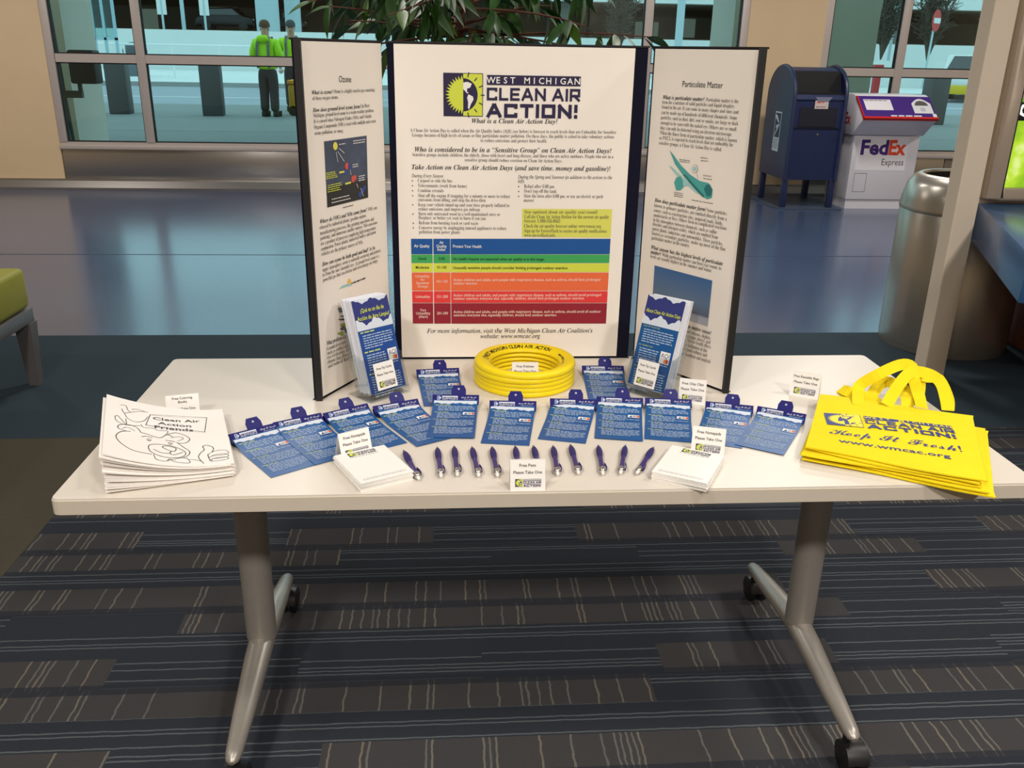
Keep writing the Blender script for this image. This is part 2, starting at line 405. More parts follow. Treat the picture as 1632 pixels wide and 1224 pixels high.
def window(name, x0, x1, mull, sw):
    e = struct(link(name, None)); e.location = (0, WALL_Y, 0)
    D0, D1 = .015, .085; r0, r1 = 1.31, 1.395; hw = .05
    MB().box((x0, -.02, SILL-.04), (x1, .1, SILL+.0)).build('window_sill', alu, e, bevel=.004)
    MB().box((x0, D0, SILL), (x1, D1, SILL+.035)).build('bottom_rail', alu, e)
    MB().box((x0, D0, HEAD-.06), (x1, D1, HEAD)).build('top_rail', alu, e)
    edges = [x0+.04]+list(mull)+[x1-.04]
    for i, xm in enumerate(edges):
        wd = .045 if 0 < i < len(edges)-1 else .04
        MB().box((xm-wd, D0-.01, SILL+.035), (xm+wd, D1+.02, HEAD-.06)).build('mullion', alu, e, bevel=.004)
    for a, b in zip(edges, edges[1:]):
        MB().box((a+.045, D0, r0), (b-.045, D1, r1)).build('transom', alu, e)
        for z0, z1 in ((SILL+.035, r0), (r1, HEAD-.06)):
            g = .012; X0, X1 = a+.045, b-.045
            mb = MB(); mb.box((X0, .03, z0), (X0+g, .07, z1)); mb.box((X1-g, .03, z0), (X1, .07, z1)); mb.box((X0+g, .03, z0), (X1-g, .07, z0+g)); mb.box((X0+g, .03, z1-g), (X1-g, .07, z1))
            pn = MB().box((X0+g, .045, z0+g), (X1-g, .055, z1-g)).build('pane', glass, e)
            mb.build('gasket', gasket, e)
    return e
window('window_1', W1[0], W1[1], (-3.445, -.70, 1.985), 0)
window('window_2', W2[0], W2[1], (4.87, 6.2), 0)
struct(MB().box((RX0-.2, RY0, -.05), (RX0, WALL_Y+.3, CEIL)).build('wall_left', beige))
struct(MB().box((RX1, RY0, -.05), (RX1+.2, WALL_Y+.3, CEIL)).build('wall_right', beige))
struct(MB().box((RX0-.2, RY0-.2, -.05), (RX1+.2, RY0, CEIL)).build('wall_front', beige))
struct(MB().box((RX0-.2, RY0-.2, CEIL), (RX1+.2, WALL_Y+.3, CEIL+.2)).build('ceiling', mat('ceiling_tile', (225, 222, 215), .85, var=.04, scale=8)))
trimm = mat('lamp_trim', (235, 235, 235), .4)
for i, (x, y, e) in enumerate(LAMPS):
    t = thing('ceiling_light', 'round recessed ceiling downlight with white trim ring', 'ceiling light', (x, y, CEIL), 0, 'recessed ceiling downlights')
    MB().lathe([(.235, 0), (.235, -.012), (.205, -.016), (.2, 0)], 28, closed=True).build('trim_ring', trimm, t)
    ld = bpy.data.lights.new('downlight', 'AREA'); ld.shape = 'DISK'; ld.size = .38; ld.energy = e; ld.color = (1, .937, .865)
    lo = link('downlight', ld, t); lo.location = (0, 0, -.02)

# ------------------------------------------------------------------ table
TZ = .735; TW = 1.829; TD = .762
laminate = mat('white_laminate', (221, 213, 201), .38, var=.015, scale=5)
edgeb = mat('edge_band', (206, 196, 180), .5, var=.02)
silver = mat('silver_paint', (168, 162, 154), .36, .45, var=.05, scale=60)
blackp = mat('black_plastic', (24, 23, 24), .45)
tbl = thing('training_table', 'long white folding training table on silver legs with casters', 'table', (0, TD/2, 0))
mb = MB(); mb.rbox((-TW/2+.002, -TD/2+.002, TZ-.004), (TW/2-.002, TD/2-.002, TZ), .012); mb.build('table_top', laminate, tbl)
mb = MB(); mb.rbox((-TW/2, -TD/2, TZ-.031), (TW/2, TD/2, TZ-.004), .014); mb.build('edge_band', edgeb, tbl)
MB().box((-.62, -.09, TZ-.075), (.62, -.05, TZ-.031)).build('support_rail', silver, tbl)
for sx in (-1, 1):
    X = .665*sx
    mb = MB(); mb.tube([(X, 0, TZ-.04), (X, 0, .16)], [.033, .031], 20, flat=1.15); mb.build('leg_column', silver, tbl)
    MB().box((X-.035, -.22, TZ-.05), (X+.035, .22, TZ-.031)).build('mounting_plate', silver, tbl, bevel=.004)
    for sy in (-1, 1):
        mb = MB(); mb.tube([(X, -.012*sy, .150), (X, .07*sy, .140), (X, .22*sy, .118), (X, .325*sy, .103), (X, .342*sy, .1005), (X, .349*sy, .099)], [.031, .030, .024, .018, .014, .006], 16, flat=.85)
        mb.build('foot', silver, tbl)
        c = link('caster', None, tbl); cx = X+(.018 if not (sx < 0 and sy > 0) else .03)*(1 if sy < 0 else (-sx)); cy = .315*sy
        c.location = (0, 0, 0)
        mb = MB(); mb.tube([(X, cy, .1), (X, cy, .06)], .009, 10); mb.build('stem', blackp, c)
        for d in (-.016, .016):
            mt = T3(X+d+(.012 if sx > 0 else -.0), cy+.012*sy, .034, 0, PI/2, 0)
            MB().lathe([(0, -.011), (.026, -.011), (.033, -.007), (.034, 0), (.033, .007), (.026, .011), (0, .011)], 20, mt=mt).build('wheel', blackp, c)
        mt = T3(X+(.012 if sx > 0 else -.0), cy+.012*sy, .034, 0, PI/2, 0)
        MB().lathe([(0, -.03), (.024, -.03), (.037, -.024), (.039, 0), (.037, .024), (.024, .03), (0, .03)], 16, mt=mt, a0=PI*.55, a1=PI*1.45).build('hood', blackp, c)

# ------------------------------------------------------------------ display board
BZ0, BZ1 = TZ+.002, 1.502
fabric = mat('navy_fabric', (20, 20, 38), .9, var=.2, scale=400, bump=.2, bscale=900, spec=.15)
paper = mat('poster_paper', (246, 238, 228), .5, var=.012, scale=4)
blk = mat('black_frame', (16, 14, 16), .6)
board = thing('display_board', 'tall three-panel tabletop display with white posters on dark panels', 'display board', (0, .745, TZ))
TH = .014
HL, HR = Vector((-.347, .748, 0)), Vector((.262, .748, 0))      # hinges
EL, ER = Vector((-.505, .462, 0)), Vector((.447, .487, 0))      # free ends of the wings
def local(o): return Matrix.Translation(o.location).inverted()
BI = Matrix.Translation(Vector((0, .745, TZ))).inverted()
def panel(a, b, name='panel'):
    d = (b-a); L = d.length; ang = math.atan2(d.y, d.x)
    mt = Matrix.Translation((a.x, a.y, BZ0)) @ Matrix.Rotation(ang, 4, 'Z') @ Matrix.Rotation(PI/2, 4, 'X')  # x along, y up, z = towards viewer
    H = BZ1-BZ0
    mb = MB(); mb.box((0, .0, -TH), (L, H, 0)); o = mb.build(name, fabric, board); o.matrix_local = BI @ mt
    for x0, x1, y0, y1 in ((-.003, L+.003, H, H+.004), (-.003, L+.003, -.0015, 0)):
        fo = MB().box((x0, y0, -TH-.002), (x1, y1, .002)).build('edge_trim', blk, board); fo.matrix_local = BI @ mt
    return mt, L, H
mtC, LC, HC = panel(HL, HR)
mtL, LL, HLt = panel(EL, HL+Vector((-.012, -.006, 0)))
mtR, LR, HRt = panel(HR+Vector((.012, -.006, 0)), ER)
for e in (EL, ER):
    MB().box((-.007, -.010, 0), (.007, .010, BZ1-BZ0+.004)).build('end_trim', blk, board).matrix_local = BI @ Matrix.Translation((e.x, e.y+.004, BZ0-.001))
def to_panel(mt):
    inv = mt.inverted(); p0 = mt.translation; n = (mt.to_3x3() @ Vector((0, 0, 1)))
    def f(px, py):
        q = inv @ unplane(px, py, p0+n*.002, n); return (q.x, q.y)
    return f
fC, fL, fR = to_panel(mtC), to_panel(mtL), to_panel(mtR)
def poster(mt, x0, x1, y0, y1):
    o = MB().box((x0, y0, .0004), (x1, y1, .002)).build('poster', paper, board); o.matrix_local = BI @ mt; return o
cx0, cx1 = fC(630, 300)[0], fC(1001, 300)[0]
pC = poster(mtC, -.331-HL.x, .231-HL.x, .004, HC-.002)
pL = poster(mtL, .006, LL-.004, .004, HLt-.002)
pR = poster(mtR, .006, LR-.006, .004, HRt-.002)
PMT = Matrix.Translation((0, 0, .0026))
def Zm(ox, oy, sc): return lambda x, y: (ox+x*sc, oy+y*sc)
PXM = {}
def lines(poster_o, f, zm, rows, name, m=BODYINK, style='serif', px=8.2, off=-.012, layer=1):
    pr = Print()
    k = abs(f(800, 300)[1]-f(800, 310)[1])/10.
    last = None; o = None
    for r in rows:
        t, x0, y0, x1, y1 = r[:5]; sz = r[5] if len(r) > 5 else px; stl = r[6] if len(r) > 6 else style
        a, b = zm(x0, y0), zm(x1, y1)
        mm = ((a[0]+b[0])/2, (a[1]+b[1])/2); kk = (f(mm[0], mm[1]-5)[1]-f(mm[0], mm[1]+5)[1])/10.
        A, B = f(*a), f(*b)
        if last is not None and (not -2.0*sz*kk < A[1]-last[0] < .3*sz*kk or A[0] > last[2]+.02 or B[0] < last[1]-.02):
            pr.build(name, poster_o, PMT); pr = Print(); last = None
        pr.text(t, A, B, size=sz*kk, m=m, style=stl, layer=layer, off=off); last = (A[1], A[0], B[0])
    return pr.build(name, poster_o, PMT)
z2 = Zm(620, 90, .2451); z3 = Zm(620, 340, .2451)
# --- centre poster
pr = Print(); a = fC(707, 185); b = fC(923, 187); logo(pr, a[0], a[1], b[0]-a[0]); pr.build('logo', pC, PMT)
lines(pC, fC, z2, [("What is a Clean Air Action Day?", 538, 432, 1095, 437, 10.5)], 'heading', INK, 'bolditalic', off=0)
lines(pC, fC, z2, [("A Clean Air Action Day is called when the Air Quality Index (AQI) (see below) is forecast to reach levels that are Unhealthy for Sensitive", 138, 490, 1477, 503),
 ("Groups because of high levels of ozone or fine particulate matter pollution. On these days, the public is asked to take voluntary actions", 150, 521, 1463, 533),
 ("to reduce emissions and protect their health.", 596, 556, 1027, 560)], 'paragraph')
lines(pC, fC, z2, [("Who is considered to be in a \u201cSensitive Group\u201d on Clean Air Action Days?", 168, 618, 1445, 628, 11)], 'heading', INK, 'bolditalic', off=0)
lines(pC, fC, z2, [("Sensitive groups include children, the elderly, those with heart and lung disease, and those who are active outdoors. People who are in a", 152, 648, 1458, 662),
 ("sensitive group should reduce exertion on Clean Air Action Days.", 492, 682, 1125, 690)], 'paragraph')
lines(pC, fC, z2, [("Take Action on Clean Air Action Days (and save time, money and gasoline)!", 148, 733, 1437, 744, 11)], 'heading', INK, 'bolditalic', off=0)
lines(pC, fC, z2, [("During Every Season", 146, 785, 353, 787), ("During the Spring and Summer (in addition to the actions to the", 838, 793, 1450, 797), ("left)", 838, 820, 877, 820)], 'subheading', BODYINK, 'italic', px=7.6, off=.004)
lines(pC, fC, z2, [("Carpool or ride the bus", 187, 817, 412, 819), ("Telecommute (work from home)", 188, 849, 506, 853), ("Combine errands", 189, 881, 355, 883), ("Shut off the engine if stopping for a minute or more to reduce", 189, 914, 787, 920),
 ("emissions from idling, and skip the drive-thru", 190, 941, 627, 946), ("Keep your vehicle tuned up and your tires properly inflated to", 190, 973, 782, 979), ("reduce emissions and improve gas mileage", 191, 1001, 593, 1005),
 ("Burn only untreated wood in a well-maintained stove or", 192, 1032, 723, 1037), ("fireplace, or better yet, wait to burn if you can", 193, 1058, 628, 1063), ("Refrain from burning trash or yard waste", 194, 1091, 581, 1095),
 ("Conserve energy by unplugging unused appliances to reduce", 195, 1122, 763, 1128), ("pollution from power plants", 195, 1150, 462, 1153),
 ("Refuel after 6:00 pm", 878, 854, 1073, 856), ("Don't top off the tank", 877, 885, 1089, 887), ("Mow the lawn after 6:00 pm, or use an electric or push", 876, 917, 1391, 921), ("mower", 876, 945, 942, 946)], 'bullet_list')
pr = Print()
for x, y in ((152, 806), (152, 838), (153, 871), (154, 903), (154, 963), (155, 1022), (158, 1082), (158, 1112), (843, 843), (843, 875), (843, 907)):
    p = fC(*z2(x, y+2)); pr.disc(p[0], p[1], .0016, BODYINK, 1, 8)
pr.build('bullets', pC, PMT)
pr = Print(); q = [fC(*z2(*p)) for p in ((866, 990), (1450, 993), (1441, 1178), (863, 1172))]; pr.poly(q, ink('pale_lime', (222, 222, 100)), 0); pr.build('notice_box', pC, PMT)
lines(pC, fC, z2, [("Stay updated about air quality year-round!", 880, 1020, 1355, 1022, 7.6), ("Call the Clean Air Action Hotline for the current air quality", 880, 1052, 1430, 1054), ("forecast: 1-800-656-0663", 880, 1079, 1112, 1081),
 ("Check the air quality forecast online: www.wmcac.org", 879, 1112, 1377, 1114), ("Sign up for EnviroFlash to receive air quality notifications:", 879, 1143, 1418, 1146), ("www.enviroflash.info.", 879, 1172, 1083, 1173)], 'notice_text', layer=2)
rowsC = [(165, 265, (8, 82, 156)), (268, 322, (62, 168, 88)), (325, 381, (214, 222, 74)), (385, 502, (236, 108, 62)), (506, 581, (228, 58, 58)), (584, 716, (146, 26, 46))]
tb = Print()
def xe(x, y): # table edges lean a little with the lens
    return x+(y-165)/551.*(12 if x < 200 else (6 if x < 500 else -30))
for y0, y1, c in rowsC:
    mt_ = ink('row_%d' % y0, c)
    for xa, xb in ((143, 282), (288, 396), (400, 1440)):
        tb.poly([fC(*z3(xe(xa, yy), yy+(xx-143)*.003)) for xx, yy in ((xa, y1), (xb, y1))][:1]+[fC(*z3(xe(xb, y1), y1))]+[fC(*z3(xe(xb, y0), y0))]+[fC(*z3(xe(xa, y0), y0))], mt_, 1)
tb.build('air_quality_table', pC, PMT)
lines(pC, fC, z3, [("Air Quality", 163, 220, 264, 221), ("Air", 328, 198, 356, 198), ("Quality", 308, 221, 375, 222), ("Index", 315, 243, 367, 243), ("Protect Your Health", 416, 222, 601, 224)], 'table_text', WHITE, 'sans', 6.6, .012, 3)
lines(pC, fC, z3, [("Good", 190, 301, 241, 301), ("0-50", 323, 302, 363, 302), ("No health impacts are expected when air quality is in this range.", 416, 303, 1011, 306)], 'table_text', ink('dkgreen', (10, 44, 22)), 'sans', 6.2, .012, 3)
lines(pC, fC, z3, [("Moderate", 174, 359, 260, 359), ("51-100", 313, 359, 374, 359), ("Unusually sensitive people should consider limiting prolonged outdoor exertion.", 416, 361, 1164, 363)], 'table_text', ink('dkolive', (40, 40, 14)), 'sans', 6.2, .012, 3)
lines(pC, fC, z3, [("Unhealthy", 171, 416, 264, 416), ("for", 206, 438, 233, 438), ("Sensitive", 177, 460, 260, 460), ("Groups", 186, 482, 254, 482), ("101-150", 310, 450, 381, 450), ("Active children and adults, and people with respiratory disease, such as asthma, should limit prolonged", 418, 440, 1372, 438), ("outdoor exertion.", 419, 462, 577, 462),
 ("Unhealthy", 174, 549, 268, 549), ("151-200", 312, 549, 383, 549), ("Active children and adults, and people with respiratory disease, such as asthma, should avoid prolonged", 418, 540, 1378, 537), ("outdoor exertion; everyone else, especially children, should limit prolonged outdoor exertion.", 419, 561, 1270, 559),
 ("Very", 201, 636, 242, 636), ("Unhealthy", 176, 657, 269, 657), ("(Alert)", 194, 679, 252, 679), ("201-300", 312, 657, 383, 657), ("Active children and adults, and people with respiratory disease, such as asthma, should avoid all outdoor", 419, 648, 1376, 645), ("exertion; everyone else, especially children, should limit outdoor exertion.", 420, 669, 1090, 668)],
 'table_text', ink('tablewhite', (244, 214, 200)), 'sans', 6.2, .010, 3)
lines(pC, fC, z3, [("For more information, visit the West Michigan Clean Air Coalition's", 246, 777, 1322, 774, 9.5), ("website: www.wmcac.org", 594, 811, 982, 809, 9.5)], 'footer_text', INK, 'italic', off=.006)
# --- left wing poster
zl = Zm(470, 60, .245); zl2 = Zm(460, 340, .2451)
lines(pL, fL, zl, [("Ozone", 285, 290, 365, 290, 15)], 'heading', INK, 'sans', off=0)
lines(pL, fL, zl, [("What is ozone?", 110, 370, 245, 363), ("How does ground-level ozone form?", 115, 485, 428, 458), ("Where do VOCs and NOx come from?", 163, 1210, 466, 1131)], 'subheading', INK, 'bolditalic', px=9.2, off=.0)
lines(pL, fL, zl, [("Ozone is a highly reactive gas consisting", 253, 362, 518, 350), ("of three oxygen atoms.", 113, 407, 282, 397), ("In West", 434, 457, 483, 452), ("Michigan, ground-level ozone is a warm weather problem.", 118, 520, 512, 483),
 ("It is caused when Nitrogen Oxides (NOx) and Volatile", 122, 557, 497, 520), ("Organic Compounds (VOCs) react with sunlight and create", 123, 595, 525, 552), ("ozone pollution, or smog.", 127, 633, 313, 615), ("VOCs are", 474, 1129, 533, 1115)], 'paragraph', px=9)
pr = Print(); q = [fL(*zl(*p)) for p in ((188, 675), (465, 637), (475, 1040), (210, 1105))]
pr.poly([q[0], q[3], q[2], q[1]], mat('diagram_sky', (62, 74, 98), .5, var=.6, scale=14), 0)
pr.poly([fL(*zl(206, 985)), fL(*zl(210, 1105)), fL(*zl(475, 1040)), fL(*zl(471, 915))], ink('diagram_dark', (32, 34, 36)), 1)
def dl(x, y, r, m, l=2): p = fL(*zl(x, y)); pr.disc(p[0], p[1], r, m, l, 16)
red, blu, yel = ink('red', (214, 84, 70)), ink('blue', (40, 66, 150)), ink('yellow', (232, 224, 92))
dl(260, 705, .0085, yel); dl(335, 835, .0075, red); dl(352, 838, .0065, blu); dl(328, 876, .0065, blu); dl(375, 920, .0075, red, 3); dl(388, 910, .006, red, 2); dl(440, 990, .0065, blu, 3); dl(422, 1020, .0065, blu); dl(450, 975, .005, blu)
for p, e in (((283, 720), (318, 750)), ((275, 740), (318, 805)), ((265, 745), (276, 808)), ((355, 860), (362, 890)), ((398, 950), (408, 975)), ((425, 980), (442, 1030))):
    pr.stroke([fL(*zl(*p)), fL(*zl(*e))], .0012, WHITE, 3)
for p, e in (((288, 877), (315, 872)), ((327, 950), (358, 942))): pr.stroke([fL(*zl(*p)), fL(*zl(*e))], .004, yel, 3)
rb = random.Random(3)
def barsL(x0, y0, x1, n, dy, m, f=fL, zm=zl, h=.0028):
    for i in range(n):
        a = f(*zm(x0, y0+i*dy)); b = f(*zm(x1, y0+i*dy)); pr.bars(a[0], b[0], a[1], h, m, rb, 3, rb.uniform(.75, 1))
barsL(200, 885, 280, 4, 12, LIME); barsL(210, 965, 310, 4, 14, LIME); barsL(376, 675, 455, 2, 16, WHITE); barsL(372, 830, 412, 2, 14, WHITE); barsL(412, 905, 462, 3, 14, WHITE); barsL(284, 697, 325, 1, 10, WHITE); barsL(236, 1055, 385, 2, 22, WHITE)
pr.build('ozone_diagram', pL, PMT)
pr = Print(); barsL(310, 1108, 388, 1, 10, BODYINK); pr.build('picture_caption', pL, PMT)
lines(pL, fL, zl2, [("How can ozone be both good and bad?", 217, 345, 517, 247), ("What problems does ground-", 248, 858, 435, 783)], 'subheading', INK, 'bolditalic', px=9.2, off=.0)
lines(pL, fL, zl2, [("released by industrial plants, gasoline engines,", 200, 105, 505, 22), ("manufacturing processes, like printing operations and", 203, 142, 553, 45), ("painting), and numerous smaller sources. NOx emissions", 205, 175, 575, 68),
 ("are a product of processes employing high temperature", 208, 210, 565, 103), ("combustion. Power plants, industrial boilers and motor", 210, 245, 567, 130), ("vehicles are the primary sources of NOx.", 212, 278, 482, 195), ("In the", 525, 244, 562, 232),
 ("upper atmosphere, ozone is naturally occurring and protects", 220, 380, 597, 250), ("us from the sun's harmful rays. At ground level, ozone is a", 220, 413, 588, 285), ("powerful gas that can irritate and even damage our lungs.", 222, 447, 580, 315),
 ("Ground-level ozone damages", 248, 893, 440, 815), ("such as rubber and plastics,", 250, 922, 445, 845), ("eye irritation, decreased", 250, 950, 450, 870), ("chronic lung disease including", 252, 980, 460, 893), ("and reduced heart and lung", 255, 1008, 465, 918)], 'paragraph', px=9)
pr = Print(); q = [fL(*zl2(*p)) for p in ((322, 495), (345, 472), (380, 458), (415, 462), (400, 470), (360, 480))]; pr.poly(q, ink('aqua', (150, 205, 205)), 1)
p = fL(*zl2(393, 445)); pr.disc(p[0], p[1], .0075, ink('sun_orange', (240, 196, 90)), 0, 16); barsL(405, 460, 515, 1, 10, INK, zm=lambda x, y: zl2(x, y-(x-405)*.38), h=.005); pr.build('small_logo', pL, PMT)
pr = Print()
def blob(x, y, w_, h_, m):
    q = []
    for k in range(14):
        a = 2*PI*k/14; rr = 1+.22*math.sin(3*a+x); q.append(fL(*zl2(x+w_*rr*math.cos(a), y-h_*rr*math.sin(a))))
    pr.poly(q, m, 1)
gd, gm = ink('icon_dark', (52, 66, 66)), ink('icon_green', (150, 170, 60))
for x, y, a, b, m in ((340, 628, 22, 16, ink('icon_teal', (84, 120, 116))), (382, 640, 18, 12, gd), (375, 668, 36, 8, gd), (395, 690, 30, 7, gd), (350, 690, 26, 6, gd), (362, 725, 26, 12, gm), (355, 748, 20, 12, gd), (400, 745, 18, 12, gd), (338, 782, 20, 12, gm), (385, 765, 26, 12, gd)): blob(x, y, a, b, m)
pr.build('vehicle_pictures', pL, PMT)
# --- right wing poster
zr = Zm(1000, 70, .2452); zr2 = Zm(1000, 340, .2452)
lines(pR, fR, zr, [("Particulate Matter", 358, 278, 620, 288, 14)], 'heading', INK, 'sans', off=0)
lines(pR, fR, zr, [("What is particulate matter?", 232, 358, 500, 372), ("How does particulate matter form?", 178, 1025, 512, 1089)], 'subheading', INK, 'bolditalic', px=9.2, off=.0)
lines(pR, fR, zr, [("Particulate matter is the", 512, 373, 722, 385), ("term for a mixture of solid particles and liquid droplets", 227, 388, 693, 417), ("found in the air. It can come in many shapes and sizes and", 225, 420, 722, 455),
 ("can be made up of hundreds of different chemicals. Some", 221, 455, 713, 493), ("particles, such as dust, dirt, soot or smoke, are large or dark", 218, 488, 721, 530), ("enough to be seen with the naked eye. Others are so small,", 217, 522, 712, 567),
 ("they can only be detected using an electron microscope.", 214, 555, 680, 600), ("When the finest form of particulate matter, which is known", 212, 587, 712, 640), ("as PM2.5, is expected to reach levels that are unhealthy for", 208, 620, 688, 668),
 ("sensitive groups, a Clean Air Action Day is called.", 206, 653, 613, 698), ("Some particles,", 518, 1090, 648, 1115), ("known as primary particles, are emitted directly from a", 175, 1058, 645, 1150), ("source, such as construction sites, unpaved roads, fields,", 172, 1090, 620, 1180)], 'paragraph', px=9)
lines(pR, fR, zr2, [("What season has the highest levels of particulate", 155, 230, 620, 340), ("matter?", 152, 260, 218, 276), ("ticulate matter cause?", 345, 730, 545, 790)], 'subheading', INK, 'bolditalic', px=9.2, off=.0)
lines(pR, fR, zr2, [("smokestacks or fires. Others form in complicated reactions", 170, 20, 645, 110), ("in the atmosphere between chemicals, such as sulfur", 168, 50, 582, 135), ("dioxides and nitrogen oxides, which are emitted from", 165, 78, 588, 168),
 ("power plants, industries and automobiles. These particles,", 163, 108, 620, 210), ("known as secondary particles, make up most of the fine", 160, 138, 637, 245), ("particulate matter in the country.", 158, 168, 405, 222),
 ("While particulate matter can form year round, its", 226, 278, 612, 370), ("levels are usually highest in the summer and winter.", 150, 288, 550, 385),
 ("lakes and streams, deplete", 338, 762, 540, 822), ("soil (see picture above), and", 330, 790, 540, 850), ("animals. Adverse health effects", 325, 815, 543, 880), ("such as irritation of the", 335, 850, 518, 905), ("and increased asthma; and", 322, 875, 518, 935), ("irregular heartbeat and nonfatal", 310, 905, 540, 975)], 'paragraph', px=9)
pr = Print(); teal, tealD, tealL = ink('teal', (72, 168, 164)), ink('teal_dark', (28, 116, 116)), ink('teal_light', (160, 210, 206))
R_ = lambda pts: [fR(*zr(*p)) for p in pts]
pr.poly(R_([(275, 690), (300, 720), (350, 790), (410, 850), (470, 890), (530, 905), (555, 945), (550, 1000), (520, 1010), (480, 985), (420, 920), (360, 850), (310, 780)]), teal, 1)
pr.poly(R_([(268, 790), (290, 800), (345, 850), (420, 925), (490, 985), (450, 970), (340, 880)]), tealL, 0)
pr.poly(R_([(305, 900), (320, 868), (345, 860), (362, 890), (366, 930), (345, 952), (318, 950)]), teal, 2); pr.poly(R_([(358, 880), (380, 868), (402, 900), (385, 925), (366, 925)]), tealL, 2)
pr.poly(R_([(500, 945), (515, 915), (540, 915), (553, 950), (545, 985), (520, 992)]), tealD, 3)
pr.poly(R_([(360, 850), (420, 920), (480, 985), (500, 1000), (500, 985), (440, 920), (380, 850)]), tealD, 2)
a = fR(*zr(438, 812)); pr.disc(a[0], a[1], .0095, INKG, 2, 20); pr.disc(a[0], a[1], .0088, paper, 3, 20); pr.disc(a[0], a[1], .006, tealL, 4, 14)
pr.stroke(R_([(452, 842), (464, 878)]), .0008, INKG, 3)
def barsR(x0, y0, x1, n, dy, h=.0022):
    for i in range(n): a = fR(*zr(x0, y0+i*dy)); b = fR(*zr(x1, y0+i*dy)); pr.bars(a[0], b[0], a[1], h, INKG, rb, 3)
barsR(340, 752, 408, 2, 12); barsR(478, 740, 525, 2, 18); barsR(495, 855, 552, 2, 20); barsR(305, 965, 365, 3, 12); barsR(418, 1015, 560, 1, 10)
pr.build('particle_diagram', pR, PMT)
m = bpy.data.materials.new('haze_photo'); m.use_nodes = True; nt = m.node_tree; p = nt.nodes['Principled BSDF']; p.inputs['Roughness'].default_value = .45
tc = nt.nodes.new('ShaderNodeTexCoord'); sx = nt.nodes.new('ShaderNodeSeparateXYZ'); cr = nt.nodes.new('ShaderNodeValToRGB'); nt.links.new(tc.outputs['Generated'], sx.inputs[0]); nt.links.new(sx.outputs[1], cr.inputs[0]); nt.links.new(cr.outputs[0], p.inputs['Base Color'])
for i, (pos, c) in enumerate(((0, (170, 172, 180)), (.16, (150, 155, 168)), (.2, (84, 96, 116)), (.45, (90, 116, 146)), (1., (52, 100, 156)))):
    e = cr.color_ramp.elements[i] if i < 2 else cr.color_ramp.elements.new(pos)
    e.position = pos; e.color = lin(c)+(1,)
pr = Print(); q = [fR(*zr2(*p)) for p in ((178, 338), (553, 437), (523, 735), (160, 622))]
pr.poly([q[3], q[2], q[1], q[0]], m, 1); pr.build('haze_picture', pR, PMT)

ORD = ['lowest', 'second', 'third', 'fourth', 'fifth', 'sixth', 'seventh', 'eighth', 'ninth', 'tenth', 'eleventh', 'twelfth', 'thirteenth', 'fourteenth', 'fifteenth', 'sixteenth', 'seventeenth', 'eighteenth', 'nineteenth', 'twentieth', 'twenty-first', 'twenty-second']
# ------------------------------------------------------------------ tent signs
cardw = mat('white_card', (246, 243, 238), .55, var=.01)
def tent(lab, top_l, top_r, ztop, words, base=TZ, h=None, lean=.30, group=None):
    a, b = unz(*top_l, base+ztop), unz(*top_r, base+ztop); c = (a+b)/2; wd = max(.055, min(.068, (b-a).length)); ang = math.atan2(b.y-a.y, b.x-a.x)
    t = thing('tent_sign', lab, 'sign', (c.x, c.y, base), ang, group)
    L = ztop/math.cos(lean); dy = ztop*math.tan(lean)
    mb = MB(); th = .0006
    for sgn in (-1, 1):
        n = Vector((0, math.cos(lean)*sgn, math.sin(lean)))
        pts = [Vector((-wd/2, sgn*dy, .0002)), Vector((wd/2, sgn*dy, .0002)), Vector((wd/2, 0, ztop)), Vector((-wd/2, 0, ztop))]
        vs = pts+[p-n*th for p in pts]; mb.add(vs, [(0, 1, 2, 3), (7, 6, 5, 4), (0, 4, 5, 1), (1, 5, 6, 2), (2, 6, 7, 3), (3, 7, 4, 0)])
    mb.build('folded_card', cardw, t)
    pr = Print(); W, H = wd, L
    for i, wline in enumerate(words):
        hs = {1: [.78], 2: [.76, .54], 3: [.82, .68, .42]}[len(words)][i]
        sz = .0078 if len(words) < 3 else .0072
        vs_, fs_, x0, x1 = text_geo(wline, 'sans', .012); wdt = min((x1-x0)*sz, W*.86)
        pr.text(wline, (-wdt/2, H*hs), (wdt/2, H*hs), size=sz, m=INKG, off=.012)
    logo(pr, -W*.36, H*(.13 if len(words) < 3 else .06), W*.74, small=True, dark=ink('print_navy', (66, 58, 96)))
    pr.dz = .0003
    pr.build('lettering', t, Matrix.Translation((0, -dy-.0004, .0003)) @ Matrix.Rotation(PI/2-lean, 4, 'X'))
    return t
PTO = 'Please Take One'
tent('white folded sign reading Free Pens standing before the pens', (813, 732), (869, 731), .056, ['Free Pens', PTO])
tent('white folded sign reading Free Coloring Books behind the book stack', (263, 631), (316, 626), .055, ['Free Coloring', 'Books', PTO])
tent('white folded Free Notepads sign on the pad beside the coloring books and clip cards', (538, 692), (587, 680), .055, ['Free Notepads', PTO])
tent('white folded Free Notepads sign on the pad beside the yellow bags', (1105, 678), (1158, 684), .055, ['Free Notepads', PTO])
tent('white folded sign reading Free Chip Clips behind the clips', (1084, 602), (1127, 606), .056, ['Free Chip Clips', PTO])
tent('white folded sign reading Free Reusable Bags behind the yellow bags', (1264, 590), (1310, 597), .058, ['Free Reusable Bags', PTO])
tent('white folded sign reading Free Frisbees inside the yellow rings', (816, 577), (858, 577), .052, ['Free Frisbees', PTO])

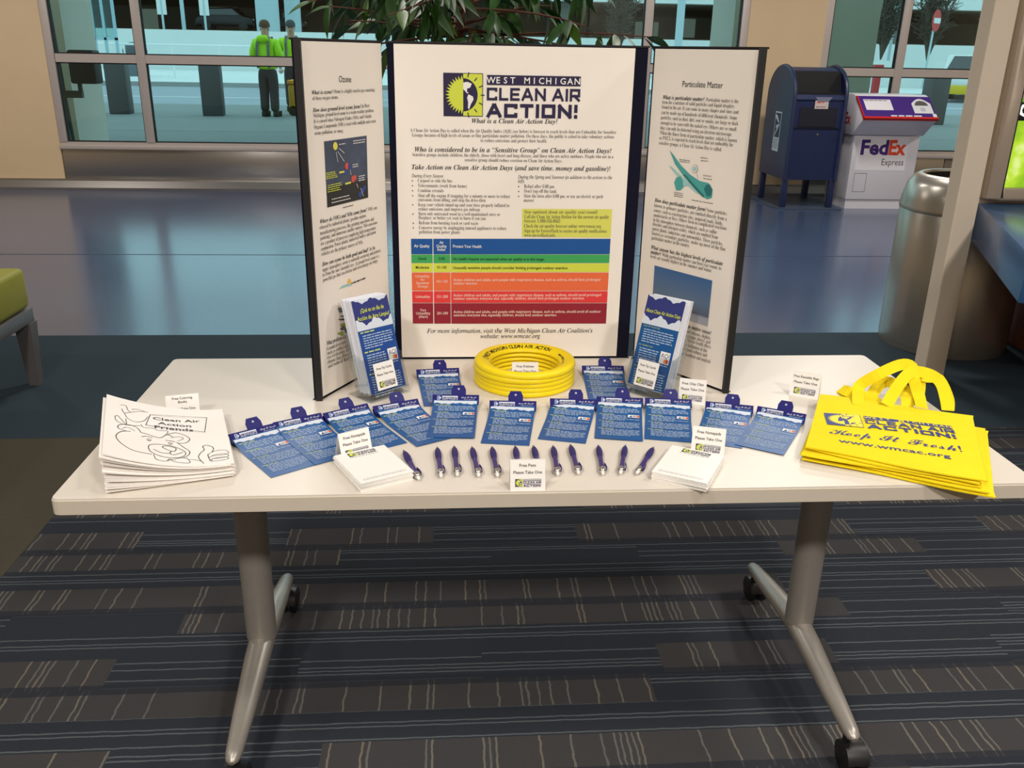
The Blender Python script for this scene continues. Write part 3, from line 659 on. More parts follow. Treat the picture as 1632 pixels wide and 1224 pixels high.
# ------------------------------------------------------------------ flying rings
yplast = mat('yellow_plastic', (250, 222, 18), .38, var=.03, scale=20, spec=.4)
RC = Vector((-.027, .583)); NR = 5; RH = .0108
prof = [(.1195, 0), (.1225, .004), (.1228, .0095), (.1190, .0148), (.113, .0168), (.105, .0160), (.095, .0125), (.0865, .0080), (.083, .0045), (.0832, .001), (.0855, .0005), (.089, .0035), (.097, .0070), (.106, .0095), (.112, .0095), (.1165, .005)]
me = MB().lathe(prof, 56, closed=True).mesh('flying_ring', yplast)
rj = random.Random(5)
for k in range(NR):
    o = link('flying_ring', me); o.location = (RC.x+rj.uniform(-.0015, .0015), RC.y+rj.uniform(-.0015, .0015), TZ+k*RH)
    tag(o, 'yellow plastic flying ring with black lettering, topmost of its stack' if k == NR-1 else ('yellow plastic flying ring at the bottom of the ring stack' if k == 0 else 'plain yellow plastic flying ring, %s from the bottom of the ring stack' % ORD[k]), 'flying ring', 'stacked yellow flying rings')
    if k == NR-1: top_ring = o
def arc_text(pr, s, r, a0, a1, size, m):
    n = len(s)
    for i, ch in enumerate(s):
        if ch == ' ': continue
        a = a0+(a1-a0)*(i+.5)/n; vs_, fs_, x0, x1 = text_geo(ch, 'sans', .014)
        out = []
        for x, y in vs_:
            X = (x-(x0+x1)/2)*size; rr = r+y*size*1.15; aa = a-X/r; out.append((rr*math.cos(aa), rr*math.sin(aa), 0))
        pr.b.add(out, fs_, m)
def ring_z(x, y):
    r = math.hypot(x, y); P = [(.083, .0045), (.0865, .0080), (.095, .0125), (.105, .0160), (.113, .0168), (.119, .0148)]
    for (r0, z0), (r1, z1) in zip(P, P[1:]):
        if r <= r1: return z0+(z1-z0)*max(0, (r-r0)/(r1-r0))+.0009
    return .008
pr = Print(); arc_text(pr, '\u2600 WEST MICHIGAN CLEAN AIR ACTION', .0900, math.radians(176), math.radians(44), .0138, INK); arc_text(pr, 'www.wmcac.org', .0905, math.radians(22), math.radians(-22), .009, INK)
pr.build('lettering', top_ring, zfun=ring_z)

# ------------------------------------------------------------------ chip clips with tip cards
clipm = mat('clip_blue', (28, 26, 106), .38, var=.04, spec=.4)
cblue = mat('card_blue', (12, 84, 148), .42, var=.12, scale=14, spec=.5)
cwhite = ink('card_white', (176, 196, 220)); cyel = ink('card_yellow', (190, 206, 120))
CW, CLn = .1, .186
def card_print(pr, rnd, L=CLn, W=CW):
    y = -.026; sec = [(4, 1), (5, 0), (6, 0), (6, 0)]
    for si, (n, _) in enumerate(sec):
        x0 = -W/2+.009
        pr.bars(x0-.003, x0+.03, y, .0034, cyel, rnd, 1); y -= .0046
        for i in range(n):
            pr.bars(x0+.004, W/2-.006 if not (si == 1 and i < 3) else W/2-.034, y, .0036, cwhite, rnd, 1, 1 if i < n-1 else rnd.uniform(.5, .9)); y -= .0056
        if si == 0: ya = y-.001
        y -= .0032
    pr.rect(W/2-.031, ya-.0125, W/2-.006, ya, WHITE, 2); pr.poly([(W/2-.029, ya-.0115), (W/2-.024, ya-.0025), (W/2-.021, ya-.0115)], ink('aqi_blue', (30, 70, 140)), 3); pr.rect(W/2-.0205, ya-.0105, W/2-.0135, ya-.003, ink('aqi_grey', (150, 170, 190)), 3)
    pr.rect(W/2-.0125, ya-.011, W/2-.0095, ya-.002, ink('aqi_orange', (236, 140, 60)), 3); pr.rect(W/2-.0095, ya-.011, W/2-.0065, ya-.002, ink('aqi_red', (200, 60, 60)), 3)
    pts = [(-W/2+.002, -.008)]+[(-W/2+.002+(W-.004)*k/18, -.0185+.0035*math.sin(k*1.3)*math.sin(k*.7)) for k in range(19)]+[(W/2-.002, -.008)]
    pr.poly(pts, ink('cloud', (214, 222, 234)), 1)
def card_z(t): return .0125*max(0, 1-t*2.2)**2
CARD_ME = MB().slab(lambda u, v: Vector((-CW/2+CW*u, -CLn*v, card_z(v))), 2, 12, .0005, smooth=True).mesh('tip_card', cblue)
pr = Print(); pr.dz = .00025; card_print(pr, random.Random(11)); CARD_PR = pr
for i, v in enumerate(pr.b.v): pr.b.v[i] = (v[0], v[1], v[2]+card_z(-v[1]/CLn)+.0003)
CARD_PM = pr.b.mesh('print')
# clip: rounded upper jaw with printed face, lower jaw, lever with a hole, spring
def clip_meshes():
    W = .105
    jaw = MB(); pts = [(.0095, .0155), (.0085, .0195), (.0055, .0215), (-.0075, .0105), (-.0125, .0095), (-.0130, .0080), (-.0065, .0085), (.0050, .0175)]
    jaw.prism(pts, -W/2, W/2, 0)
    low = MB(); low.prism([(.009, .0145), (.0105, .010), (.004, .0045), (-.008, .0035), (-.0185, .0075), (-.0190, .0060), (-.008, .0015), (.006, .0015), (.0125, .0095)], -W/2+.001, W/2-.001, 0)
    lev = MB(); x0 = .0
    out = [(-.0165, 0), (-.0165, .018), (-.0115, .029), (.0115, .029), (.0165, .018), (.0165, 0)]; hole = [(.0028*math.cos(a*PI/4), .0195+.0022*math.sin(a*PI/4)) for a in range(8)]
    bm = bmesh.new()
    mt = T3(.006, .005, .016, math.radians(44), 0, 0)
    lev.prism(out, 0, .0016, 2, mt=mt)
    lv2 = MB(); lv2.prism([(-.013, 0), (-.013, .022), (.013, .022), (.013, 0)], 0, .0014, 2, mt=T3(.006, .008, .004, math.radians(12), 0, 0))
    hm = MB(); hm.lathe([(.0, .0018), (.0026, .0018), (.0026, .0021), (.0, .0021)], 10, c=(0, .0195, 0), mt=mt)
    cheeks = MB()
    for s_ in (-1, 1): cheeks.box((.006+s_*.0135-.0008, .004, .005), (.006+s_*.0135+.0008, .016, .021))
    return jaw, low, lev, lv2, hm, cheeks
jaw, low, lev, lv2, hm, cheeks = clip_meshes()
cm = {'upper_jaw': jaw.mesh('upper_jaw', clipm), 'lower_jaw': low.mesh('lower_jaw', clipm), 'lever': lev.mesh('lever', clipm), 'lower_lever': lv2.mesh('lower_lever', clipm), 'hinge_cheeks': cheeks.mesh('hinge_cheeks', clipm)}
hole_me = hm.mesh('hole', ink('hole_light', (190, 190, 210)))
pr = Print(); pr.dz = .0002
W_ = .105
pr.stroke([(-.041, -.0045), (-.041, .0045)], .0014, cwhite); pr.stroke([(-.041, .0045), (-.036, .0045)], .0014, cwhite); pr.stroke([(-.041, -.0045), (-.036, -.0045)], .0014, cwhite); pr.disc(-.036, 0, .0032, cwhite, 0, 12)
cwhite_ = cwhite; cwhite = ink('clip_white', (216, 222, 232)); pr.rect(-.031, .0022, .0045, .005, cwhite); block_word(pr, 'CLEAN AIR', -.031, .0045, -.0014, .0014, cwhite); block_word(pr, 'ACTION!', -.031, .0045, -.0052, -.0022, cwhite)
pr.text('Keep It Fresh!', (.012, -.0005), (.046, -.0005), size=.0065, m=cwhite, style='script'); pr.text('www.wmcac.org', (.018, -.0048), (.042, -.0048), size=.003, m=cwhite)
CLIP_PM = pr.b.mesh('lettering'); cwhite = cwhite_
FACE = T3(0, -.0012, .0164, math.radians(40.2), 0, 0)
CL = [  # bar centre, bar angle, card angle, layer
 (-.608, .252, 35, 35, 0, 'beside the coloring books'), (-.527, .304, 29, 33, 1, 'second from the coloring books'), (-.432, .357, 32, 30, 0, 'third from the coloring books'),
 (-.326, .385, 24, 30, 1, 'in front of the holder by the Ozone poster'), (-.237, .607, 6, 6, 0, 'against the board beside the Ozone holder'),
 (-.195, .424, -3, -4, 2, 'overlapping its neighbour in front of the Ozone holder'), (-.068, .390, -4, -9, 0, 'directly in front of the yellow rings'),
 (.069, .398, -5, -15, 0, 'just past the rings towards the bags'), (.174, .621, -2, -4, 0, 'against the board beside the Particulate Matter holder'),
 (.176, .403, -7, -11, 1, 'in front of the Particulate Matter holder'), (.286, .395, -7, -13, 0, 'in front of the Free Chip Clips sign'),
 (.417, .362, -17, -24, 0, 'behind the Free Notepads sign, second from the bags'), (.52, .318, -29, -33, 1, 'beside the yellow bags')]
for i, (x, y, ra, rc, ly, where) in enumerate(CL):
    c = link('tip_card', CARD_ME); c.location = (x, y, TZ+.0014+ly*.0012+i*.00002); c.rotation_euler = (0, 0, math.radians(rc))
    tag(c, 'blue tip card in the clip '+where, 'card', 'tip cards in the chip clips'); link('print', CARD_PM, c)
    t = thing('chip_clip', 'dark blue chip clip '+where, 'clip', (x, y, TZ+ly*.0012), math.radians(ra), 'chip clips on the table')
    for nme, me_ in cm.items():
        o = link(nme, me_, t)
        if nme == 'lever': link('hole', hole_me, o)
    link('lettering', CLIP_PM, t).matrix_local = FACE

# ------------------------------------------------------------------ pens
purple = mat('pen_purple', (52, 32, 112), .28, var=.05, spec=.6); grip = mat('pen_grip', (44, 34, 100), .55); chrome = mat('pen_silver', (190, 188, 185), .25, .9); btn = mat('pen_button', (235, 232, 228), .4)
def ymt(): return Matrix.Rotation(-PI/2, 4, 'X')     # lathe axis z -> +y
RY = Matrix.Rotation(-PI/2, 4, 'X')
PENM = {
 'tip': MB().lathe([(0, .131), (.0016, .1305), (.0030, .124), (.0042, .119)], 14, mt=RY).mesh('tip', chrome),
 'grip': MB().lathe([(.0042, .119), (.0056, .112), (.0066, .100), (.0066, .092), (.0058, .080), (.0050, .072)], 14, mt=RY).mesh('grip', grip),
 'barrel': MB().lathe([(.0050, .072), (.0047, .055), (.0050, .038), (.0056, .024)], 14, mt=RY).mesh('barrel', purple),
 'collar': MB().lathe([(.0056, .024), (.0064, .021), (.0066, .014), (.0056, .010), (.0036, .0095)], 14, mt=RY).mesh('collar', chrome),
 'button': MB().lathe([(.0036, .0095), (.0034, .003), (.0026, .0), (0, -.0005)], 12, mt=RY).mesh('button', btn),
 'clip': MB().ribbon([(.0072, .013, .002), (.0086, .020, .002), (.0082, .032, .0015), (.0062, .043, .001)], (0, 0, 1), .0045, .0014).mesh('clip', grip)}
pr = Print(); pr.dz = .0002
logo(pr, 0, 0, .026, dark=ink('pen_print', (170, 160, 120)), small=True)
PENM['lettering'] = None
pens = [((645, 722), (668, 764)), ((697, 715), (703, 760)), ((724, 714), (729, 758)), ((752, 713), (763, 759)), ((784, 713), (793, 759)), ((821, 712), (828, 758)), ((850, 711), (861, 757)), ((881, 710), (889, 757)), ((909, 710), (922, 755)), ((953, 709), (961, 756)), ((997, 709), (989, 755)), ((1042, 713), (1015, 755))]
wherep = ['leaning beside the stack of notepads near the coloring books', 'second in the row from the coloring book side', 'third in the row from the coloring book side', 'fourth in the row from the coloring book side', 'fully visible just coloring-book side of the Free Pens sign', 'half hidden by the Free Pens sign, coloring book side', 'half hidden by the Free Pens sign, bag side', 'fully visible just bag side of the Free Pens sign', 'fourth in the row from the bag side', 'third in the row from the bag side', 'second in the row from the bag side', 'slanting beside the notepads near the yellow bags']
band_me = MB().lathe([(.00495, .060), (.0049, .050), (.0051, .040)], 10, mt=RY, a0=PI*.25, a1=PI*.75).mesh('band', ink('pen_gold', (150, 140, 110)))
for (a, b), wh in zip(pens, wherep):
    A, B = unz(*a, TZ+.006), unz(*b, TZ+.006); ang = math.atan2(A.y-B.y, A.x-B.x)-PI/2
    t = thing('pen', 'purple click pen '+wh, 'pen', (B.x, B.y, TZ+.0067), ang, 'row of free pens')
    for nme, me_ in PENM.items():
        if me_ is not None: link(nme, me_, t)
    pb = Print(); 
    link('imprint', band_me, t).matrix_local = Matrix.Translation((0, 0, .0002))

# ------------------------------------------------------------------ notepads
padm = mat('notepad_paper', (246, 243, 238), .6, var=.02, scale=600, aniso=(.01, .01, 3))
def pads(tl, tr, br, bl, n, side):
    P = [unz(*p, TZ+.018) for p in (tl, tr, br, bl)]; c = sum(P, Vector())/4
    ang = math.atan2((P[1]-P[0]).y+(P[2]-P[3]).y, (P[1]-P[0]).x+(P[2]-P[3]).x); W = .105; H = .136
    h = .018/n
    for k in range(n):
        t = MB().box((-W/2, -H/2, 0), (W/2, H/2, h-.0005)).build('notepad', padm)
        t.location = (c.x+rj.uniform(-.0012, .0012), c.y+.004+rj.uniform(-.0012, .0012), TZ+.0003+k*h); t.rotation_euler = (0, 0, ang+rj.uniform(-.012, .012))
        pos = 'topmost of' if k == n-1 else ('lowest of' if k == 0 else ORD[k]+' from the bottom of')
        tag(t, 'white notepad '+pos+' the stack beside the '+side, 'notepad', 'notepads stacked beside the '+side)
        if k == n-1:
            pr = Print(); pr.dz = .0002; logo(pr, -.028, H/2-.022, .056, small=True, layer=0)
            pr.bars(-.03, .03, H/2-.027, .002, INKG, rb, 0)
            pr.build('lettering', t, Matrix.Translation((0, 0, h-.0003))); pr = Print(); pr.dz = .0002
            for i in range(2): pr.bars(-W/2+.01, W/2-.01, -H/2+.014-i*.004, .0022, ink('faint', (170, 168, 175)), rb, 0)
            pr.build('footer_print', t, Matrix.Translation((0, 0, h-.0003)))
pads((529, 728), (610, 708), (662, 754), (574, 772), 8, 'coloring books')
pads((1075.7, 711), (1156.6, 728.7), (1125.6, 770.5), (1036.6, 753), 8, 'yellow bags')
def proj(P):
    v = Vector(P)-CAM; z = v.dot(_f); return (IW/2+FPX*v.dot(_r)/z, IH/2-FPX*v.dot(_u)/z)
def inv_surface(S, px, py, u=.5, v=.5):
    """parameters of the surface point that the pixel looks at"""
    for _ in range(12):
        a = proj(S(u, v)); e = 1e-3; b = proj(S(u+e, v)); c = proj(S(u, v+e))
        J = ((b[0]-a[0])/e, (c[0]-a[0])/e, (b[1]-a[1])/e, (c[1]-a[1])/e); d = J[0]*J[3]-J[1]*J[2]
        if abs(d) < 1e-9: break
        rx, ry = px-a[0], py-a[1]; u += (J[3]*rx-J[1]*ry)/d; v += (-J[2]*rx+J[0]*ry)/d
        u = max(-.3, min(1.3, u)); v = max(-.3, min(1.3, v))
    return u, v

# ------------------------------------------------------------------ coloring books
bookp = mat('book_paper', (246, 240, 234), .65, var=.015)
BO = Vector((-.818, .018, TZ)); BA = math.radians(17.5); BW, BH = .218, .280; NB = 22
BM = Matrix.Translation(BO) @ Matrix.Rotation(BA, 4, 'Z')
def book_z(u, v, k):
    """height of the top of book k; spines pile up high, the open edges stay low"""
    t = (k+1)/NB
    hi = .080*t*(1+.10*v); lowz = .026*t
    s = max(0, 1-u); z = lowz+(hi-lowz)*(s**1.9)
    return z+.004*t*math.sin(PI*min(1, max(0, u)))*(v-.5)
bj = random.Random(21); offs = []
for k in range(NB):
    top = k == NB-1
    ox, oy, rz = (0, 0, 0) if top else (bj.uniform(-.006, .003), bj.uniform(-.006, .006), bj.uniform(-.010, .010))
    ox -= .006*(k/NB)*0
    def S(u, v, k=k, ox=ox, oy=oy): return Vector((u*BW+ox, v*BH+oy, book_z(u, v, k)))
    def th(u, k=k): return .0008
    mb = MB()
    n = 10; nv = 4
    tops = [[S(i/n, j/nv) for i in range(n+1)] for j in range(nv+1)]
    vs = []; fs = []
    for j in range(nv+1):
        for i in range(n+1):
            p = tops[j][i]; zz = book_z(i/n, j/nv, k-1) if k > 0 else 0.
            t_ = max(.0007, (p.z-zz)*.72); vs.append(p)
    low = []
    for j in range(nv+1):
        for i in range(n+1):
            p = tops[j][i]; zz = book_z(i/n, j/nv, k-1) if k > 0 else 0.
            low.append(Vector((p.x, p.y, p.z-max(.0007, (p.z-zz)*.72))))
    Wn = n+1
    for j in range(nv):
        for i in range(n): fs.append((j*Wn+i, j*Wn+i+1, (j+1)*Wn+i+1, (j+1)*Wn+i))
    mb.add(vs, fs, None, True); mb.add(low, [tuple(reversed(f)) for f in fs], None, True)
    b = [i for i in range(Wn)]+[j*Wn+n for j in range(1, nv+1)]+[nv*Wn+i for i in range(n-1, -1, -1)]+[j*Wn for j in range(nv-1, 0, -1)]
    kk = len(b); mb.add([vs[i] for i in b]+[low[i] for i in b], [(i, i+kk, (i+1) % kk+kk, (i+1) % kk) for i in range(kk)])
    o = mb.build('coloring_book', bookp); o.location = (BO.x, BO.y, BO.z+.0003); o.rotation_euler = (0, 0, BA+rz)
    tag(o, 'white coloring book with a cartoon bear cover, topmost of its stack' if top else ('white coloring book at the very bottom of the stack' if k == 0 else 'white coloring book, %s from the bottom of the tall stack' % ORD[k]), 'book', 'stack of coloring books')
    if top: book_top = o
zb = Zm(140, 620, .1593)
def SB(u, v): return BM @ Vector((u*BW, v*BH, book_z(u, v, NB-1)+.0003))
def bp(x, y):
    u, v = inv_surface(SB, *zb(x, y)); return (u*BW, v*BH)
pr = Print(); pr.dz = .0002
def cur(pts, wd=.0015, closed=False, sm=6):
    """smooth line through points"""
    P = [Vector((p[0], p[1])) for p in pts]; n = len(P); out = []
    for i in range(n if closed else n-1):
        p0, p1, p2, p3 = (P[(i-1) % n] if closed or i > 0 else P[i]), P[i % n], P[(i+1) % n], (P[(i+2) % n] if closed or i+2 < n else P[(i+1) % n])
        for t in range(sm):
            t /= sm; out.append(.5*((2*p1)+(p2-p0)*t+(2*p0-5*p1+4*p2-p3)*t*t+(3*p1-p0-3*p2+p3)*t**3))
    if not closed: out.append(P[-1])
    pr.stroke([bp(q.x, q.y) for q in out], wd, INK, 0, closed=closed)
fr = [(625, 258), (1190, 288), (1170, 432), (580, 362)]
pr.stroke([bp(*p) for p in fr], .0014, INK, 0, closed=True)
for t_, x0, y0, x1, y1 in (('Clean Air', 652, 305, 1125, 335), ('Action', 700, 352, 1035, 384), ('Friends', 668, 390, 1055, 425)):
    a, b = bp(x0, y0), bp(x1, y1); pr.text(t_, a, b, size=.0185, m=INK, off=.016, layer=0)
cur([(425, 425), (340, 425), (285, 460), (300, 510), (370, 570), (470, 620), (640, 655)])            # cheek
cur([(425, 425), (380, 420), (310, 395), (305, 365), (360, 355), (440, 365), (500, 395), (530, 435)])   # ear
cur([(345, 395), (400, 385), (470, 420)], .0011)
cur([(530, 435), (600, 455), (720, 490), (790, 460), (850, 480)])                                       # brow line
cur([(790, 460), (880, 440), (980, 470), (1020, 505), (980, 540), (905, 545)])                          # other ear
cur([(830, 490), (920, 480), (955, 500), (900, 520)], .0011)
cur([(890, 535), (960, 585), (1020, 630), (990, 675), (900, 695), (860, 690)])                          # muzzle side
cur([(610, 600), (620, 560), (720, 555), (850, 575), (960, 620), (975, 660), (900, 690), (760, 680), (650, 640)], closed=True)
cur([(745, 580), (800, 572), (880, 595), (865, 625), (810, 615)], closed=True); cur([(835, 622), (825, 645), (860, 660), (950, 635)]); cur([(825, 645), (740, 640), (660, 605)])
for x, y in ((612, 512), (825, 548)): cur([(x-22, y-8), (x, y-14), (x+22, y), (x, y+10)], .0008, True); cur([(x-5, y), (x+6, y)], .002)
cur([(540, 478), (590, 474), (645, 488)], .0016); cur([(780, 515), (830, 520), (870, 530)], .0016)
cur([(660, 655), (680, 700), (740, 720), (790, 722), (820, 700), (870, 730), (1015, 742), (1000, 700), (960, 692)], .0013); cur([(800, 720), (850, 705), (880, 715)], .0012)
cur([(1020, 705), (1080, 712), (1130, 722)], .0011)
cur([(1160, 745), (1110, 690), (1125, 645), (1165, 610), (1150, 580), (1180, 565), (1235, 575), (1258, 600), (1240, 635)])  # thumb
for yy in (0, 38, 72): cur([(1205+yy*.15, 655+yy*.9), (1270, 622+yy), (1370, 612+yy*.95), (1410, 640+yy*.75), (1350, 660+yy*.72), (1240, 672+yy*.72)], .0011)
cur([(1200, 655), (1215, 700), (1245, 725)])
cur([(330, 160), (380, 168), (400, 210), (430, 235)], .0012); cur([(340, 200), (365, 240), (420, 235), (520, 225), (600, 235)], .0012); cur([(365, 240), (400, 295), (480, 330), (560, 320), (600, 280)], .0012)
cur([(270, 275), (300, 268), (340, 310), (385, 355), (380, 300)], .0012); cur([(270, 275), (290, 320), (380, 360), (520, 370)], .0012); cur([(530, 355), (560, 385), (660, 395), (700, 415), (800, 425), (770, 470)], .0012); cur([(440, 205), (500, 205), (580, 232)], .0012)
pr.build('cover_print', book_top, zfun=lambda x, y: book_z(x/BW, y/BH, NB-1)+.0005)

# ------------------------------------------------------------------ reusable bags
bagm = mat('bag_fabric', (250, 224, 30), .75, var=.06, scale=30, bump=.35, bscale=900, spec=.2); bagblue = ink('bag_blue', (30, 52, 130)); bagyel = ink('bag_yellow', (250, 226, 46))
TOPC = [unz(1284, 712, TZ+.026), unz(1572, 768, TZ+.026), unz(1550, 663, TZ+.026), unz(1307, 628, TZ+.026)]   # BL BR TR TL
NBG = 5; gj = random.Random(4)
def bag_surface(k):
    top = k == NBG-1
    if top: C4 = [Vector((p.x, p.y)) for p in TOPC]
    else: C4 = [Vector((p.x+gj.uniform(-.014, .010), p.y+gj.uniform(-.014, .012))) for p in TOPC]
    if k == 0: C4[1] += Vector((.012, -.01)); C4[2] += Vector((.03, -.03))
    if k == 2: C4[0] += Vector((-.018, -.004))
    if k == 1: C4[2] += Vector((.022, -.024)); C4[1] += Vector((.006, -.004))
    ph = gj.uniform(0, 6)
    def S(u, v):
        p = C4[0]*((1-u)*(1-v))+C4[1]*(u*(1-v))+C4[2]*(u*v)+C4[3]*((1-u)*v)
        if v < .02 or v > .98: p = p+Vector((.002*math.sin(9*u+ph), .003*math.sin(7*u+ph)))
        z = .006+k*.0052
        z += (.0012 if not top else .0022)*math.sin(5*u+ph)*math.sin(4*v+ph)
        if top: z += .006*math.exp(-((u-.12)**2/.02+(v-.85)**2/.01))+.003*math.exp(-((u-.25)**2/.02+(v-.72)**2/.003))
        return Vector((p.x, p.y, TZ+z))
    return S
def strap(pts, parent, loc):
    P = [unz(x, y, TZ+z)-loc for x, y, z in pts]
    Q = []
    for i in range(len(P)-1):
        for t in range(4):
            t /= 4; p0, p1, p2, p3 = P[max(i-1, 0)], P[i], P[i+1], P[min(i+2, len(P)-1)]
            Q.append(.5*((2*p1)+(p2-p0)*t+(2*p0-5*p1+4*p2-p3)*t*t+(3*p1-p0-3*p2+p3)*t**3))
    Q.append(P[-1])
    wd = []
    for i in range(len(Q)):
        t = (Q[min(i+1, len(Q)-1)]-Q[max(0, i-1)]).normalized(); wd.append(t.cross(Vector((-.25, -.8, .55))))
    return MB().ribbon(Q, wd, .026, .0012).build('handle', bagm, parent)
zg = Zm(1250, 560, .2145)
def G(x, y, z): a = zg(x, y); return (a[0], a[1], z)
HAND = {4: [[G(548, 400, .030), G(548, 330, .034), G(560, 255, .045), G(700, 170, .075), G(860, 100, .095), G(945, 112, .095), G(960, 200, .075), G(1000, 330, .04), G(1022, 420, .030)],
            [G(760, 400, .030), G(800, 330, .045), G(880, 210, .075), G(960, 150, .088), G(1090, 175, .082), G(1165, 240, .065), G(1200, 350, .04), G(1215, 440, .022)]],
        3: [[G(650, 330, .026), G(690, 265, .035), G(760, 225, .045), G(850, 260, .045), G(900, 300, .04), G(915, 410, .02)]],
        2: [[G(500, 340, .022), G(440, 300, .026), G(425, 280, .032), G(480, 300, .034), G(620, 345, .026), G(700, 390, .02)]],
        1: [[G(960, 400, .014), G(1000, 300, .045), G(1010, 190, .075), G(1060, 190, .078), G(1150, 210, .07), G(1215, 350, .035), G(1218, 430, .016)]], 0: []}
bag_names = ['lowest of the bag stack', 'second lowest of the bag stack', 'middle one of the bag stack', 'just under the top bag', 'topmost of its stack, with blue lettering']
for k in range(NBG):
    S = bag_surface(k); loc = S(.5, .5).copy(); loc.z = TZ
    t = thing('tote_bag', 'flat yellow reusable tote bag, '+bag_names[k], 'bag', loc, 0, 'stacked yellow tote bags')
    MB().slab(lambda u, v: S(u, v)-loc, 40 if k == NBG-1 else 16, 40 if k == NBG-1 else 16, .0028).build('bag_body', bagm, t)
    for h in HAND[k]: strap(h, t, loc)
    if k == NBG-1:
        LW, LH = .33, .36
        def bg_(x, y):
            u, v = inv_surface(S, *zg(x, y)); return (u*LW, v*LH)
        pr = Print(); pr.dz = .00025
        # logo placed on the sheet between its photographed corners
        A, B, Cc = bg_(318, 545), bg_(1297, 655), bg_(318, 480)
        dx, dy = B[0]-A[0], B[1]-A[1]; W = math.hypot(dx, dy); ca, sa = dx/W, dy/W
        topy = bg_(1285, 565); hgt = math.hypot(topy[0]-B[0], topy[1]-B[1]); sy = hgt/(.29*W)
        logo(pr, 0, 0, W, dark=bagblue, yel=bagyel, white=bagyel, layer=0, tr=lambda v: (A[0]+v[0]*ca-v[1]*sy*sa, A[1]+v[0]*sa+v[1]*sy*ca, v[2]))
        a, b = bg_(335, 610), bg_(1325, 750); pr.text('Keep It Fresh!', a, b, size=.046, m=bagblue, style='script', layer=0)
        a, b = bg_(403, 675), bg_(1240, 797); pr.text('www.wmcac.org', a, b, size=.026, m=bagblue, off=.012, layer=0)
        dzz = .0011
        pr.b.v = [tuple(S(v[0]/LW, v[1]/LH)-loc+Vector((0, 0, dzz+v[2]))) for v in pr.b.v]
        pr.build('bag_print', t)

